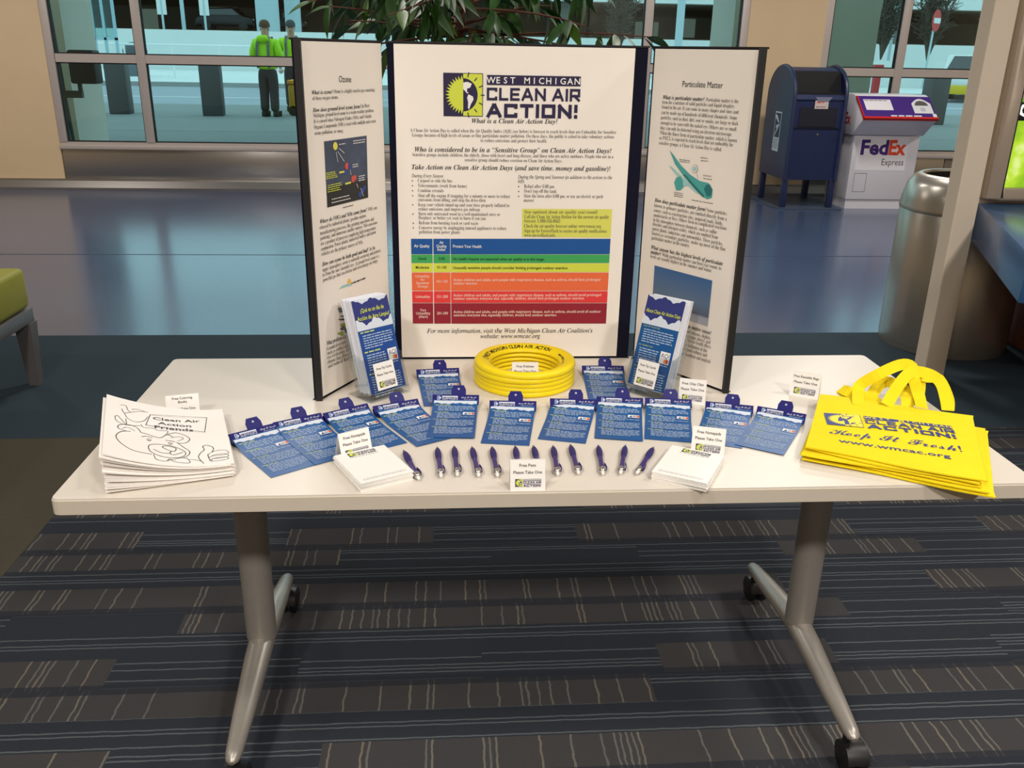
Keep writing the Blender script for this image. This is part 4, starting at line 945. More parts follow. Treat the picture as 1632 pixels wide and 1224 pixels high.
# ------------------------------------------------------------------ tip card holders
acry = glassmat('acrylic', (.93, .95, .96), refl=1.3)
cardside = mat('card_edge', (226, 228, 236), .6, var=.05, scale=500)
navyc = mat('card_front', (36, 76, 150), .32, var=.15, scale=12); navyd = ink('card_sky', (40, 50, 120))
def holder(base_l, base_r, lean, title, label, clabel, signlabel, ncards, seed, fan):
    a, b = unz(*base_l, TZ+.012), unz(*base_r, TZ+.012); ang = math.atan2(b.y-a.y, b.x-a.x); W = .112; c = (a+b)/2
    back = Matrix.Rotation(ang, 4, 'Z') @ Vector((0, 1, 0))
    D = .052; LN = lean
    t = thing('brochure_holder', label, 'holder', (c.x, c.y, TZ), ang)
    R = T3(0, .0, .0165, -LN, 0, 0)     # card space: x across, z up the card, y towards the back
    th = .002
    MB().box((-W/2, 0, 0), (W/2, th, .085), mt=R).build('front_pocket', acry, t)
    MB().box((-W/2, D, 0), (W/2, D+th, .165), mt=R).build('back_plate', acry, t)
    for s_ in (-1, 1): MB().prism([(th, 0), (D, 0), (D, .15), (D-.012, .15), (D-.022, .1), (th, .083)], s_*W/2-(th if s_ > 0 else 0), s_*W/2+(th if s_ < 0 else 0), 0, mt=R).build('side_wall', acry, t)
    MB().box((-W/2, th, 0), (W/2, D, th), mt=R).build('floor_plate', acry, t)
    MB().prism([(-.001, .0003), (.085, .0003), (.085, .0022), (.004, .0022), (.002, .0160), (-.001, .0160)], -W/2, W/2, 0).build('base_foot', acry, t)
    rn = random.Random(seed); cw, chh = .1, .216
    sp = (D-.010)/ncards
    for k in range(ncards):
        y0 = th+.0035+k*sp; jz = rn.uniform(0, .004)+(k*.0006); tilt = rn.uniform(-.006, .006)
        co = MB().box((-cw/2, 0, 0), (cw/2, sp*.8, chh)).build('tip_card', cardside)
        mw = Matrix.Translation((c.x, c.y, TZ)) @ Matrix.Rotation(ang, 4, 'Z') @ R @ T3(rn.uniform(-.0015, .0015), y0, th+.0005+jz, 0, tilt, 0)
        co.matrix_world = mw
        tag(co, ('blue printed rack card at the front of the '+clabel) if k == 0 else 'white-edged rack card, '+ORD[k]+' from the front in the '+clabel, 'card', 'rack cards in the '+clabel)
        if k == 0:
            pr = Print(); pr.dz = .00025; H = chh
            pr.rect(-cw/2, 0, cw/2, H, navyc if seed == 1 else cblue, 0); pr.rect(-cw/2, H-.062, cw/2, H, navyd, 1)
            for sgn, yb, amp in ((1, H-.062, .009), (-1, H-.012, .006)):
                pts = [(-cw/2+cw*q/60, yb+amp*(.8+math.sin(q*.21+seed)*.7+.45*abs(math.sin(q*.33+seed)))) for q in range(61)]
                pr.poly(([(-cw/2, yb-(.008 if sgn > 0 else 0)), (cw/2, yb-(.008 if sgn > 0 else 0))] if sgn > 0 else [(-cw/2, H), (cw/2, H)])+pts[::-1], ink('cloud', (214, 222, 234)), 2)
            if len(title) == 2:
                pr.text(title[0], (-.032, H-.030), (.034, H-.030), size=.0135, m=LIME, off=.01, layer=3); pr.text(title[1], (-.044, H-.047), (.046, H-.047), size=.0135, m=LIME, off=.01, layer=3)
            else: pr.text(title[0], (-.046, H-.042), (.046, H-.042), size=.0125, m=LIME, off=.01, layer=3)
            y = H-.076
            heads = ['Clean Air Action Day', 'Air Quality Index', 'Ozone'] if seed == 2 else [None]*3
            for si, n in enumerate((6, 7, 9)):
                if heads[si]: pr.text(heads[si], (-.044, y), (-.044+.0023*len(heads[si])*1.0, y), size=.0058, m=cyel, layer=3)
                else: pr.bars(-.044, .0, y, .005, cyel, rn, 3)
                y -= .0075
                for i in range(n):
                    pr.bars(-.04, .042 if not (si == 1 and i < 5) else .012, y, .0036, cwhite, rn, 3, 1 if i < n-1 else .6); y -= .0056
                if si == 0: ya = y-.002
                y -= .004
            pr.rect(.018, ya-.032, .044, ya-.004, WHITE, 4); pr.text('AQI', (.020, ya-.018), (.042, ya-.018), size=.015, m=ink('aqi_ink', (40, 60, 120)), layer=5); pr.rect(.030, ya-.030, .036, ya-.021, ink('aqi_orange', (236, 140, 60)), 5); pr.rect(.036, ya-.030, .042, ya-.021, ink('aqi_red', (200, 60, 60)), 5)
            po = pr.build('print', co, Matrix.Translation((0, -.0004, 0)) @ Matrix.Rotation(PI/2, 4, 'X'))
    # little label sign leaning on the front pocket
    sg = MB().box((-.028, -.001, .0), (.028, -.0003, .062)).build('label_card', cardw); sg.matrix_world = Matrix.Translation((c.x, c.y, TZ)) @ Matrix.Rotation(ang, 4, 'Z') @ R @ Matrix.Translation((-.004, 0, .008))
    tag(sg, signlabel, 'sign')
    pr = Print(); pr.text('Free Tip Cards', (-.021, .047), (.021, .047), size=.0072, m=INKG, off=.012); pr.text(PTO, (-.023, .033), (.023, .033), size=.0072, m=INKG, off=.012); logo(pr, -.021, .006, .044, small=True)
    pr.build('lettering', sg, Matrix.Translation((0, -.0014, 0)) @ Matrix.Rotation(PI/2, 4, 'X'))
holder((591, 636), (652, 617), math.radians(17), ['\u00bfQu\u00e9 es un d\u00eda de', 'Acci\u00f3n de Aire Limpio?'], 'clear acrylic card holder standing before the Ozone poster', 'holder before the Ozone poster', 'small white Free Tip Cards label on the holder before the Ozone poster', 9, 1, 0)
holder((998, 617), (1056, 634), math.radians(17), ['About Clean Air Action Days'], 'clear acrylic card holder standing before the Particulate Matter poster', 'holder before the Particulate Matter poster', 'small white Free Tip Cards label on the holder before the Particulate Matter poster', 9, 2, 0)

# ------------------------------------------------------------------ mailbox
mblue = mat('mailbox_blue', (33, 44, 82), .4, var=.12, scale=8, spec=.5); mdark = mat('mailbox_dark', (12, 12, 18), .6)
mx0, mx1, my0, my1 = 3.27, 3.84, 7.66, 8.40
mbx = thing('mailbox', 'dark blue curbside mail collection box on four legs', 'mailbox', ((mx0+mx1)/2, (my0+my1)/2, 0))
hw, hd = (mx1-mx0)/2, (my1-my0)/2; zb_, zt = .30, 1.41; r = hd
def dome(y, inset=0.): return None
def side_prof(e=0.):
    pts = [(-hd-e, zb_)]; R_d = hd+e
    for k in range(0, 19):
        a = PI-PI*k/18; pts.append((R_d*math.cos(a), zt-hd*.78+R_d*.78*math.sin(a)))
    pts.append((hd+e, zb_)); return pts
for s_ in (-1, 1):
    MB().prism(side_prof(), s_*hw-(.012 if s_ > 0 else 0), s_*hw+(.012 if s_ < 0 else 0), 0).build('side_plate', mblue, mbx)
    rim = MB(); P = [(y, z) for y, z in side_prof(.004)[1:-1]]; rim.tube([(s_*(hw-.018), -hd-.002, zb_)]+[(s_*(hw-.018), y, z) for y, z in P]+[(s_*(hw-.018), hd+.002, zb_)], .02, 8); rim.build('rim', mblue, mbx)
inner = [(-hd+.006, zb_+.0), (-hd+.006, 1.08), (-hd-.008, 1.10), (-hd+.03, 1.145), (-hd+.17, 1.15), (-hd+.19, 1.37)]
sp_ = [p for p in side_prof(-.008)[1:-1] if p[0] > -hd+.24]
MB().prism(inner+sp_+[(hd-.006, zb_)], -hw+.012, hw-.012, 0).build('body', mblue, mbx)
MB().prism([(-hd+.03, 1.147), (-hd+.165, 1.152), (-hd+.185, 1.365), (-hd+.17, 1.365), (-hd+.150, 1.165), (-hd+.03, 1.16)], -hw+.03, hw-.03, 0).build('drop_slot', mdark, mbx)
MB().box((-hw+.05, -hd-.006, .82), (hw-.05, -hd+.008, .826)).build('door_seam', mdark, mbx)
MB().box((-hw+.09, -hd-.001, .835), (hw-.09, -hd+.007, 1.02)).build('notice_plate', mat('plate_dark', (28, 30, 44), .5), mbx)
MB().lathe([(0, 0), (.012, 0), (.012, .006), (0, .006)], 14, mt=T3(.02, -hd+.006, .76, PI/2, 0, 0)).build('lock', chrome, mbx)
for sx in (-1, 1):
    for sy in (-1, 1):
        MB().box((sx*(hw-.035)-.03, sy*(hd-.035)-.03, .015), (sx*(hw-.035)+.03, sy*(hd-.035)+.03, zb_+.02)).build('leg', mblue, mbx, bevel=.006)
mb = MB(); e = .07; mb.prism([(-hw-e+.09, -hd-e), (hw+e, -hd-e), (hw+e, hd+.02), (-hw-e, hd+.02), (-hw-e, -hd-e+.14)], 0, .015, 2); mb.build('base_plate', mat('plate_blue', (70, 82, 104), .35, var=.1), mbx)
ps = Print(); ps.dz = .001; lw = mat('sticker_white', (222, 226, 232), .5)
ps.rect(-.09, -.20, .09, .20, lw, 0); ps.rect(-.077, -.06, .077, .185, ink('sticker_navy', (42, 52, 78)), 1)
ps.poly([(-.07, -.05), (-.055, -.05), (.06, .07), (.03, .08)], lw, 2); ps.poly([(-.075, .17), (-.02, .16), (.06, .08), (.0, .10), (-.075, .14)], lw, 2); ps.poly([(-.04, .06), (.01, .07), (.03, .05), (-.03, .03)], lw, 2)
for i in range(6): ps.bars(-.075, .075, -.085-i*.018, .016, ink('sticker_grey', (130, 136, 148)), rb, 1)
ps.build('sticker', mbx, T3(-hw-.002, -.03, .76, PI/2, 0, -PI/2))
ps = Print(); ps.dz = .001; ps.rect(-.07, -.045, .07, .045, mat('label_pink', (214, 196, 190), .5), 0); ps.bars(-.055, .02, .012, .018, red, rb, 1); ps.bars(-.055, .04, -.03, .012, INKG, rb, 1); ps.build('collection_label', mbx, T3(.02, -hd-.0015, 1.055, PI/2, 0, 0))
ps = Print(); ps.dz = .001; ps.poly([(-.09, .02), (.09, .02), (.05, -.035), (0, -.06), (-.03, -.045)], mat('flyer', (150, 152, 176), .5), 0); ps.build('paper_flyer', mbx, T3(.03, -hd-.0105, 1.105, PI/2+.3, 0, 0))

# ------------------------------------------------------------------ courier drop box
fw = mat('dropbox_white', (232, 230, 238), .4, var=.03, scale=5); fpur = mat('dropbox_purple', (70, 40, 130), .4); fred = mat('dropbox_red', (206, 42, 34), .35)
fx0, fx1, fy = 3.985, 4.69, 7.70
fb = thing('courier_drop_box', 'white courier drop box with purple slanted lid and red edge', 'drop box', ((fx0+fx1)/2, fy, 0)); hw = (fx1-fx0)/2
MB().prism([(0, .10), (0, .745), (-.0, .75), (.55, .75), (.55, .10)], -hw, hw, 0).build('cabinet', fw, fb, bevel=.004)
MB().box((-hw+.01, .015, 0), (hw-.01, .54, .10)).build('plinth', fw, fb)
MB().prism([(.0, .756), (-.21, .925), (-.215, .945), (.02, 1.135), (.10, 1.155), (.55, 1.15), (.55, .756)], -hw-.03, hw+.03, 0).build('hood', fw, fb, bevel=.003)
sl = math.atan2(1.135-.945, .235); Ls = math.hypot(.19, .235)
mtp = T3(0, -.217, .947, sl, 0, 0)
MB().box((-hw-.026, .0, .0005), (hw+.026, Ls, .003), mt=mtp).build('lid_panel', fpur, fb)
mb = MB(); mb.box((-hw-.036, -.02, -.022), (hw+.036, .004, .008), mt=mtp); mb.box((-hw-.036, .0, -.012), (-hw-.026, Ls, .008), mt=mtp); mb.build('red_edge', fred, fb)
ps = Print(); ps.dz = .0012; ps.rect(-hw+.02, .1, -.05, Ls-.05, fw, 0)
for i in range(1): ps.bars(-hw+.03, -.08, Ls-.07, .014, INKG, rb, 1)
ps.poly([(.16, .06)]+[(.16+.2*k/10, .20+.07*math.sin(PI*k/10)) for k in range(11)]+[(.36, .06)], lw, 0); ps.disc(.26, .17, .07, INKG, 1, 14, 0, PI); ps.rect(.235, .09, .285, .14, mat('sticker_pale', (190, 192, 200), .5), 1)
ps.bars(-.10, .22, .012, .028, lw, rb, 0); ps.rect(.34, .01, .38, .055, lw, 0)
ps.build('lid_print', fb, mtp @ Matrix.Translation((0, 0, .0042)))
ps = Print(); ps.dz = .001; yb = .565
ps.rect(-.30, .40, .24, .73, mat('logo_plate', (242, 240, 246), .4), 0); ps.build('logo_plate', fb, T3(0, -.0015, 0, PI/2, 0, 0)); ps = Print(); ps.dz = .001
ps.text('Fed', (-.265, yb), (.03, yb), size=.205, m=ink('logo_purple', (72, 34, 118)), off=.035, layer=1); ps.text('Ex', (.035, yb), (.22, yb), size=.205, m=ink('logo_orange', (236, 78, 40)), off=.035, layer=1)
ps.build('lettering', fb, T3(0, -.0015, 0, PI/2, 0, 0)); ps = Print(); ps.dz = .001; ps.text('Express', (-.02, .455), (.215, .455), size=.095, m=INKG, layer=1)
ps.build('lettering', fb, T3(0, -.0015, 0, PI/2, 0, 0))
ps = Print(); ps.stroke([(-.29, .18), (-.16, .18), (-.16, .37), (-.29, .37)], .003, INKG, 1, closed=True); ps.build('hatch_outline', fb, T3(0, -.0015, 0, PI/2, 0, 0))
ps = Print(); ps.text('Ex', (-.02, 0), (.12, 0), size=.16, m=ink('logo_red', (190, 40, 40)), off=.03, layer=1); ps.build('side_lettering', fb, T3(-hw-.0012-.03, .2, .86, PI/2, 0, -PI/2))

# ------------------------------------------------------------------ litter bin
can = thing('litter_bin', 'round brushed steel litter bin with open domed top', 'bin', (2.56, 3.13, 0)); r = .33
cans = mat('bin_steel', (176, 170, 160), .28, .75, var=.06, scale=4)
MB().lathe([(0, .0), (r-.004, 0), (r-.004, .03), (r, .032), (r, .735), (r-.004, .742)], 48).build('body', cans, can)
MB().lathe([(r+.003, .742), (r+.005, .75), (r+.003, .76), (r-.002, .80), (r-.018, .87), (r-.045, .912), (r-.075, .928), (r-.088, .926), (r-.094, .915), (r-.094, .80)], 48).build('domed_lid', cans, can)
MB().lathe([(r-.095, .915), (r-.1, .5), (0, .48)], 32).build('liner', mat('bin_liner', (30, 26, 24), .7), can)

# ------------------------------------------------------------------ column, lit advertising kiosk
cream = mat('cream_column', (230, 214, 192), .6, var=.04, scale=3, bump=.08, bscale=120)
cl = MB(); cl.rbox((0, 0, 0), (.122, .082, CEIL), .006); co = cl.build('column', cream); co.location = unz(1470, 606, 0); co.rotation_euler = (0, 0, math.radians(10)); struct(co); co.name = 'trim_2'
ks = thing('advertising_kiosk', 'lit advertising kiosk with blue counter and brown wooden base', 'kiosk', (3.3, 3.3, 0)); K0 = Vector((3.3, 3.3, 0))
kblue = mat('counter_blue', (52, 92, 140), .25, var=.04, spec=.6); wood = mat('cherry_wood', (140, 74, 40), .4, var=.25, scale=6, aniso=(6, 6, .6))
czt = .84; A_ = unz(1563, 327, czt); B_ = unz(1640, 405, czt); PY = A_.y
czb = uny(1552, 387, PY).z
dA = (A_-B_).normalized(); A_ = A_+dA*.08; PY = A_.y
poly = [(A_.x, A_.y), (B_.x, B_.y), (B_.x+.3, B_.y-.15), (3.9, B_.y-.15), (3.9, A_.y)]
MB().prism([(p[0]-K0.x, p[1]-K0.y) for p in poly], czb, czt, 2).build('counter', kblue, ks, bevel=.004)
MB().box((2.945-K0.x, 2.0-K0.y, 0), (3.9-K0.x, 3.3-K0.y, czb)).build('base_cabinet', wood, ks)
MB().box((A_.x-.13-K0.x, PY+.002-K0.y, czb), (3.9-K0.x, PY+.05-K0.y, 2.6)).build('back_panel', cream, ks)
kf = mat('kiosk_frame', (176, 160, 142), .4, .2)
YF = PY-.06; lbx0 = uny(1571, 317, YF).x; lbx1 = lbx0+1.0; lbz0 = uny(1590, 318, YF).z+.0; lbz1 = 2.2
fwid = uny(1600, 300, YF).x-lbx0; fh = uny(1600, 300, YF).z-lbz0; zk1 = uny(1615, 193, YF).z; zk2 = uny(1620, 163, YF).z
mb = MB()
mb.box((lbx0, YF, lbz0), (lbx0+fwid, PY, lbz1)); mb.box((lbx1-fwid, YF, lbz0), (lbx1, PY, lbz1)); mb.box((lbx0+fwid, YF, lbz0), (lbx1-fwid, PY, lbz0+fh)); mb.box((lbx0+fwid, YF, lbz1-fh), (lbx1-fwid, PY, lbz1))
o = mb.build('light_box_frame', kf, ks, bevel=.008); o.location = -K0
m = bpy.data.materials.new('backlit_meadow'); m.use_nodes = True; nt = m.node_tree; N = nt.nodes; L = nt.links; p = N['Principled BSDF']
tc = N.new('ShaderNodeTexCoord'); no = N.new('ShaderNodeTexNoise'); no.inputs['Scale'].default_value = 5; no.inputs['Detail'].default_value = 4; cr = N.new('ShaderNodeValToRGB')
L.new(tc.outputs['Object'], no.inputs['Vector']); L.new(no.outputs['Fac'], cr.inputs[0])
for i, (pos, c) in enumerate(((.3, (90, 150, 20)), (.5, (170, 205, 50)), (.62, (235, 240, 190)), (.75, (250, 250, 240)))):
    e = cr.color_ramp.elements[i] if i < 2 else cr.color_ramp.elements.new(pos)
    e.position = pos; e.color = lin(c)+(1,)
L.new(cr.outputs[0], p.inputs['Base Color']); L.new(cr.outputs[0], p.inputs['Emission Color']); p.inputs['Emission Strength'].default_value = .8
o = MB().box((lbx0+fwid, PY-.03, lbz0+fh), (lbx1-fwid, PY-.02, zk1)).build('backlit_picture', m, ks); o.location = -K0
def flowers():
    m = bpy.data.materials.new('backlit_flowers'); m.use_nodes = True; N = m.node_tree.nodes; L = m.node_tree.links; p = N['Principled BSDF']
    tc = N.new('ShaderNodeTexCoord'); v = N.new('ShaderNodeTexVoronoi'); v.inputs['Scale'].default_value = 7; c = N.new('ShaderNodeValToRGB'); L.new(tc.outputs['Object'], v.inputs['Vector']); L.new(v.outputs['Distance'], c.inputs[0])
    for i, (pos, col) in enumerate(((.0, (250, 220, 120)), (.12, (225, 70, 170)), (.45, (214, 90, 170)), (.6, (110, 160, 50)))):
        e = c.color_ramp.elements[i] if i < 2 else c.color_ramp.elements.new(pos)
        e.position = pos; e.color = lin(col)+(1,)
    L.new(c.outputs[0], p.inputs['Base Color']); L.new(c.outputs[0], p.inputs['Emission Color']); p.inputs['Emission Strength'].default_value = .6
    return m
pk = flowers(); bkb = mat('backlit_black', (24, 20, 24), .5)
o = MB().box((lbx0+fwid, PY-.03, zk1), (lbx1-fwid, PY-.02, zk2)).build('title_band', bkb, ks); o.location = -K0
o = MB().box((lbx0+fwid, PY-.03, zk2), (lbx1-fwid, PY-.02, lbz1-fh)).build('upper_picture', pk, ks); o.location = -K0
ps = Print(); ps.text('C', (0, 0), size=.085, m=mat('backlit_white', (240, 238, 236), .5, emit=.7), off=.03); ps.build('letter', ks, Matrix.Translation((lbx0+fwid+.012-K0.x, PY-.032-K0.y, zk1+.02)) @ Matrix.Rotation(PI/2, 4, 'X'))

# ------------------------------------------------------------------ bench
lime = mat('lime_vinyl', (150, 146, 24), .5, var=.06, scale=10); bgrey = mat('bench_grey', (112, 108, 108), .45, .3)
be = thing('bench', 'lime green cushioned bench on a grey metal frame', 'bench', (-2.6, 1.9, 0)); B0 = Vector((-2.6, 1.9, 0))
mb = MB(); mb.box((-3.4-B0.x, 1.0-B0.y, .365), (-2.105-B0.x, 2.585-B0.y, .548)); mb.build('cushion', lime, be, bevel=.025, seg=3)
mb = MB(); mb.box((-3.4-B0.x, 1.0-B0.y, .30), (-2.10-B0.x, 2.585-B0.y, .362)); mb.build('seat_frame', bgrey, be, bevel=.004)
for x in (-3.36, -2.13):
    for y in (1.05, 2.555):
        mb = MB(); lw_ = .03
        vs = []
        for z, sh in ((0, .0), (.30, 0)):
            s2 = .022+.014*(z/.3); vs += [(x-B0.x-s2, y-B0.y-s2, z), (x-B0.x+s2, y-B0.y-s2, z), (x-B0.x+s2, y-B0.y+s2, z), (x-B0.x-s2, y-B0.y+s2, z)]
        mb.add(vs, [(3, 2, 1, 0), (4, 5, 6, 7), (0, 1, 5, 4), (1, 2, 6, 5), (2, 3, 7, 6), (3, 0, 4, 7)]); mb.build('leg', bgrey, be)

# ------------------------------------------------------------------ indoor tree behind the display
bark = mat('tree_bark', (92, 52, 34), .8, var=.3, scale=40, bump=.4, bscale=80); leafm = mat('leaf_green', (42, 82, 26), .45, var=.45, scale=9, spec=.5); leafl = mat('leaf_light', (74, 108, 34), .45, var=.3, scale=9)
TY = 3.45; tp = uny(735, 50, TY)
tr = thing('indoor_tree', 'potted indoor tree with long green leaves behind the display board', 'plant', (tp.x, TY, 0))
MB().lathe([(0, 0), (.19, 0), (.2, .02), (.25, .46), (.265, .48), (.25, .49), (.235, .47), (.0, .44)], 32).build('planter', mat('planter_grey', (90, 88, 86), .6, var=.1), tr)
rt = random.Random(8)
trk = MB(); trk.tube([(.02, .0, .43), (.0, .01, .9), (-.01, 0, 1.3), (0, 0, 1.75), (.03, .01, 2.3)], [.03, .025, .022, .02, .012], 10); trk.build('trunk', bark, tr)
brs = MB(); tips = []
for i in range(40):
    z0 = rt.uniform(1.5, 2.0); a = rt.uniform(0, 2*PI); Ln = rt.uniform(.4, 1.15); rise = rt.uniform(-.05, .3)
    pts = []
    for k in range(6):
        t = k/5; pts.append(Vector((math.cos(a)*Ln*t+.03*math.sin(5*t+i), math.sin(a)*Ln*t*.75+.03*math.cos(4*t+i), z0+rise*t-.10*t*t)))
    brs.tube(pts, [.009, .007, .006, .005, .004, .003], 5); tips.append(pts)
brs.build('branches', bark, tr)
LEAF = []
for v_ in range(4):
    mb = MB(); L_ = .15+.025*v_; wv = [0, .55, .95, 1, .8, .45, 0]; n = len(wv); vs = []
    for k, wq in enumerate(wv):
        t = k/(n-1); dz = -.03*t*t*(1+v_*.4); hwid = .025*wq
        vs += [(-hwid, L_*t, dz+.006*wq), (0, L_*t, dz), (hwid, L_*t, dz+.006*wq)]
    fs = []
    for k in range(n-1): fs += [(k*3, k*3+1, k*3+4, k*3+3), (k*3+1, k*3+2, k*3+5, k*3+4)]
    mb.add(vs, fs, None, True); LEAF.append((mb.mesh('leaf', leafm), mb.mesh('leaf', leafl)))
nl = 0
while nl < 298:
    pts = rt.choice(tips); q = rt.uniform(1.2, 5); k = int(min(4, q)); P = pts[k].lerp(pts[k+1], q-k)
    if P.z > 2.02 and rt.random() < .8: continue
    d = (pts[k+1]-pts[k]).normalized(); yawl = math.atan2(d.y, d.x)-PI/2+rt.uniform(-1.2, 1.2); pit = rt.uniform(-1.4, -.1)
    o = link('leaf', LEAF[rt.randrange(4)][0 if rt.random() < .82 else 1], tr); o.location = P; o.rotation_euler = Euler((pit, rt.uniform(-.6, .6), yawl)); nl += 1

# ------------------------------------------------------------------ outside
GZ = .18
conc = mat('pavement', (128, 130, 128), .85, var=.1, scale=1.2, bump=.1, bscale=20); road = mat('road', (146, 152, 160), .8, var=.12, scale=.6); lconc = mat('light_concrete', (214, 216, 214), .8, var=.05, scale=.5)
dgrey = mat('bollard_grey', (74, 74, 76), .6, var=.08, scale=6)
gmat = mat('garage_dark', (130, 114, 100), .85, var=.25, scale=.4)
struct(MB().box((-26, WALL_Y+.31, -.05), (30, 21.5, GZ)).build('pavement', conc))
for yj in (11.2, 14.0, 17.2): struct(MB().box((-20, yj, GZ-.002), (24, yj+.03, GZ+.001)).build('trim_3', mat('joint', (96, 98, 96), .8)))
struct(MB().box((-60, 21.5, -.05), (70, 35.2, .04)).build('road', road))
struct(MB().box((-60, 35.2, -.05), (70, 35.6, .2)).build('kerb', mat('kerb', (150, 152, 150), .8, var=.2, scale=.5)))
struct(MB().box((-60, 35.6, -.05), (70, 120, .18)).build('far_pavement', lconc))
for y0 in (27.5,): struct(MB().box((-60, y0, .04), (70, y0+.15, .045)).build('lane_line', mat('lane_white', (225, 225, 220), .7)))
struct(MB().box((-60, 56, .18), (70, 56.5, 2.42)).build('wall_parapet', lconc))
struct(MB().box((-20, 8.95+.1, 5.2), (24, 12.5, 5.6)).build('shade_canopy', mat('canopy', (170, 172, 172), .8, var=.05, scale=.5)))  # unseen canopy, added to cut the sky light on the pavement
# parking structure
gar = thing('parking_garage', 'dark multi-storey parking garage beyond the white barrier wall', 'building', (0, 80, 0))
def gpart(n, lo, hi, m): return MB().box((lo[0], lo[1]-80, lo[2]), (hi[0], hi[1]-80, hi[2])).build(n, m, gar)
gpart('back_wall', (-70, 96, .18), (80, 97, 12), gmat); zs = uny(1480, 15, 70).z; gpart('spandrel', (-70, 70, zs), (80, 71, zs+3), lconc); gpart('roof_slab', (-70, 71, zs+.02), (80, 97, zs+.4), gmat)
gpart('deck_slab', (-70, 71.2, 2.4), (80, 96, 2.7), gmat)
for x in (-45, -31, -14, 9, 22, 36, 50): gpart('column', (x-.5, 72, .18), (x+.5, 73.2, zs), mat('garage_column', (120, 118, 112), .8, var=.1, scale=1))
gl = mat('lamp_glow', (255, 240, 210), .5, emit=4.)
for px, py, wd in ((350, 21, .9), (367, 19, .6), (1030, 50, 1.2), (1095, 45, .8), (240, 30, .7)):
    p = uny(px, py, 95.8); gpart('lit_window', (p.x-wd, 95.6, p.z-.9), (p.x+wd, 95.9, p.z+.9), mat('lit_pane', (170, 165, 150), .5, emit=.35))
def place(px, py, y): return uny(px, py, y)
def simple_car(label, loc, rz, paint, trimc):
    c = thing('car', label, 'car', loc, rz)
    prof = [(-2.2, .35), (-2.25, .75), (-2.15, 1.0), (-1.75, 1.08), (-1.15, 1.62), (.7, 1.68), (1.35, 1.12), (2.05, .98), (2.22, .72), (2.2, .35)]
    MB().prism(prof, -.88, .88, 1).build('body', paint, c, bevel=.09, seg=3)
    gm = mat('car_glass', (30, 36, 42), .1, spec=.8)
    for s_ in (-1, 1): MB().prism([(-1.55, 1.12), (-1.08, 1.52), (.62, 1.57), (1.1, 1.14)], s_*.885-.01, s_*.885+.01, 1).build('side_window', gm, c)
    for a, b in (((-1.70, 1.13), (-1.2, 1.56)), ((1.31, 1.16), (.78, 1.62))):
        d = .02 if a[0] > 0 else -.02; MB().add([(a[0]+d, -.72, a[1]+.03), (a[0]+d, .72, a[1]+.03), (b[0]+d, .62, b[1]+.02), (b[0]+d, -.62, b[1]+.02)], [(0, 1, 2, 3)]).build('windscreen', gm, c)
    for x in (-1.4, 1.4):
        for s_ in (-1, 1): MB().lathe([(0, -.1), (.2, -.1), (.33, -.09), (.33, .09), (.2, .1), (0, .1)], 18, mt=T3(x, s_*.82, .33, PI/2, 0, 0)).build('wheel', blackp, c)
    for x in (-2.24, 2.2): MB().box((x-.06, -.86, .3), (x+.06, .86, .62)).build('bumper', trimc, c, bevel=.03)
    for s_ in (-1, 1): MB().cbox((2.17, s_*.66, .82), (.1, .3, .14)).build('headlight', mat('headlight', (220, 220, 215), .3), c)
    return c
dkp = mat('car_dark', (34, 34, 38), .3, .3); dkp2 = mat('car_grey', (70, 68, 66), .3, .3)
p = place(362, 55, 74); simple_car('dark parked pickup-sized car just above the white barrier wall', (p.x, 74.5, 2.72), 0, dkp, blackp)
p = place(398, 57, 74); simple_car('grey parked car behind the person in the yellow jacket', (p.x+1.4, 79.5, 2.72), .1, dkp2, blackp)
wp = mat('taxi_white', (210, 212, 210), .3); yb_ = mat('taxi_yellow', (226, 190, 30), .35)
p = unz(1516, 163, .04); simple_car('white car with a yellow bumper beside the cream column', (p.x+1.35, p.y+1.25, .04), math.radians(-128), wp, yb_)
# bollards
bme = None
for (px, py), wh in (((195, 181), 'nearest the exterior pier'), ((342, 184), 'beside the person in the yellow jacket'), ((1482, 198), 'behind the white drop box')):
    p = unz(px, py, GZ); h = 1.13 if px < 1000 else 1.13
    t = thing('bollard', 'dark grey square bollard outside '+wh, 'bollard', (p.x, p.y, GZ), .1, 'dark bollards on the pavement')
    MB().box((-.2, -.2, 0), (.2, .2, h-.1)).build('post', dgrey, t, bevel=.02); MB().box((-.215, -.215, h-.1), (.215, .215, h)).build('cap', dgrey, t, bevel=.02)
# exterior piers
pier = mat('pier_stone', (222, 214, 200), .8, var=.08, scale=1.5)
a, b = uny(60, 120, 10.2), uny(160, 120, 11.2)
struct(MB().box((a.x-1.0, 10.2, GZ), (b.x, 11.2, 5.2)).build('wall_pier', pier))
a, b = uny(1132, 60, 11.2), uny(1398, 60, 10.2)
struct(MB().box((a.x, 10.2, GZ), (b.x, 11.2, 5.2)).build('wall_pier', pier))
# glass reflection of a dark box on a stand, modelled as a solid outside
p = uny(118, 222, 9.75)
st = thing('reflected_stand', 'dark box on a thin stand, a pane reflection modelled outside by the stone pier', 'stand', (p.x, 9.75, GZ))
stg = mat('stand_grey', (70, 74, 70), .6)
MB().tube([(0, 0, 0), (-.03, 0, .75), (-.08, 0, 2.6)], .022, 8).build('pole', stg, st); MB().box((-.13, -.03, .72), (.18, .03, .80)).build('cross_arm', stg, st)
MB().box((.10, -.12, .88), (.40, .12, 1.25)).build('box', mat('box_dark', (32, 36, 40), .6), st, bevel=.03); MB().box((.14, -.02, .79), (.18, .02, .9)).build('bracket', stg, st); MB().cbox((0, 0, .01), (.3, .3, .02)).build('foot_plate', stg, st)
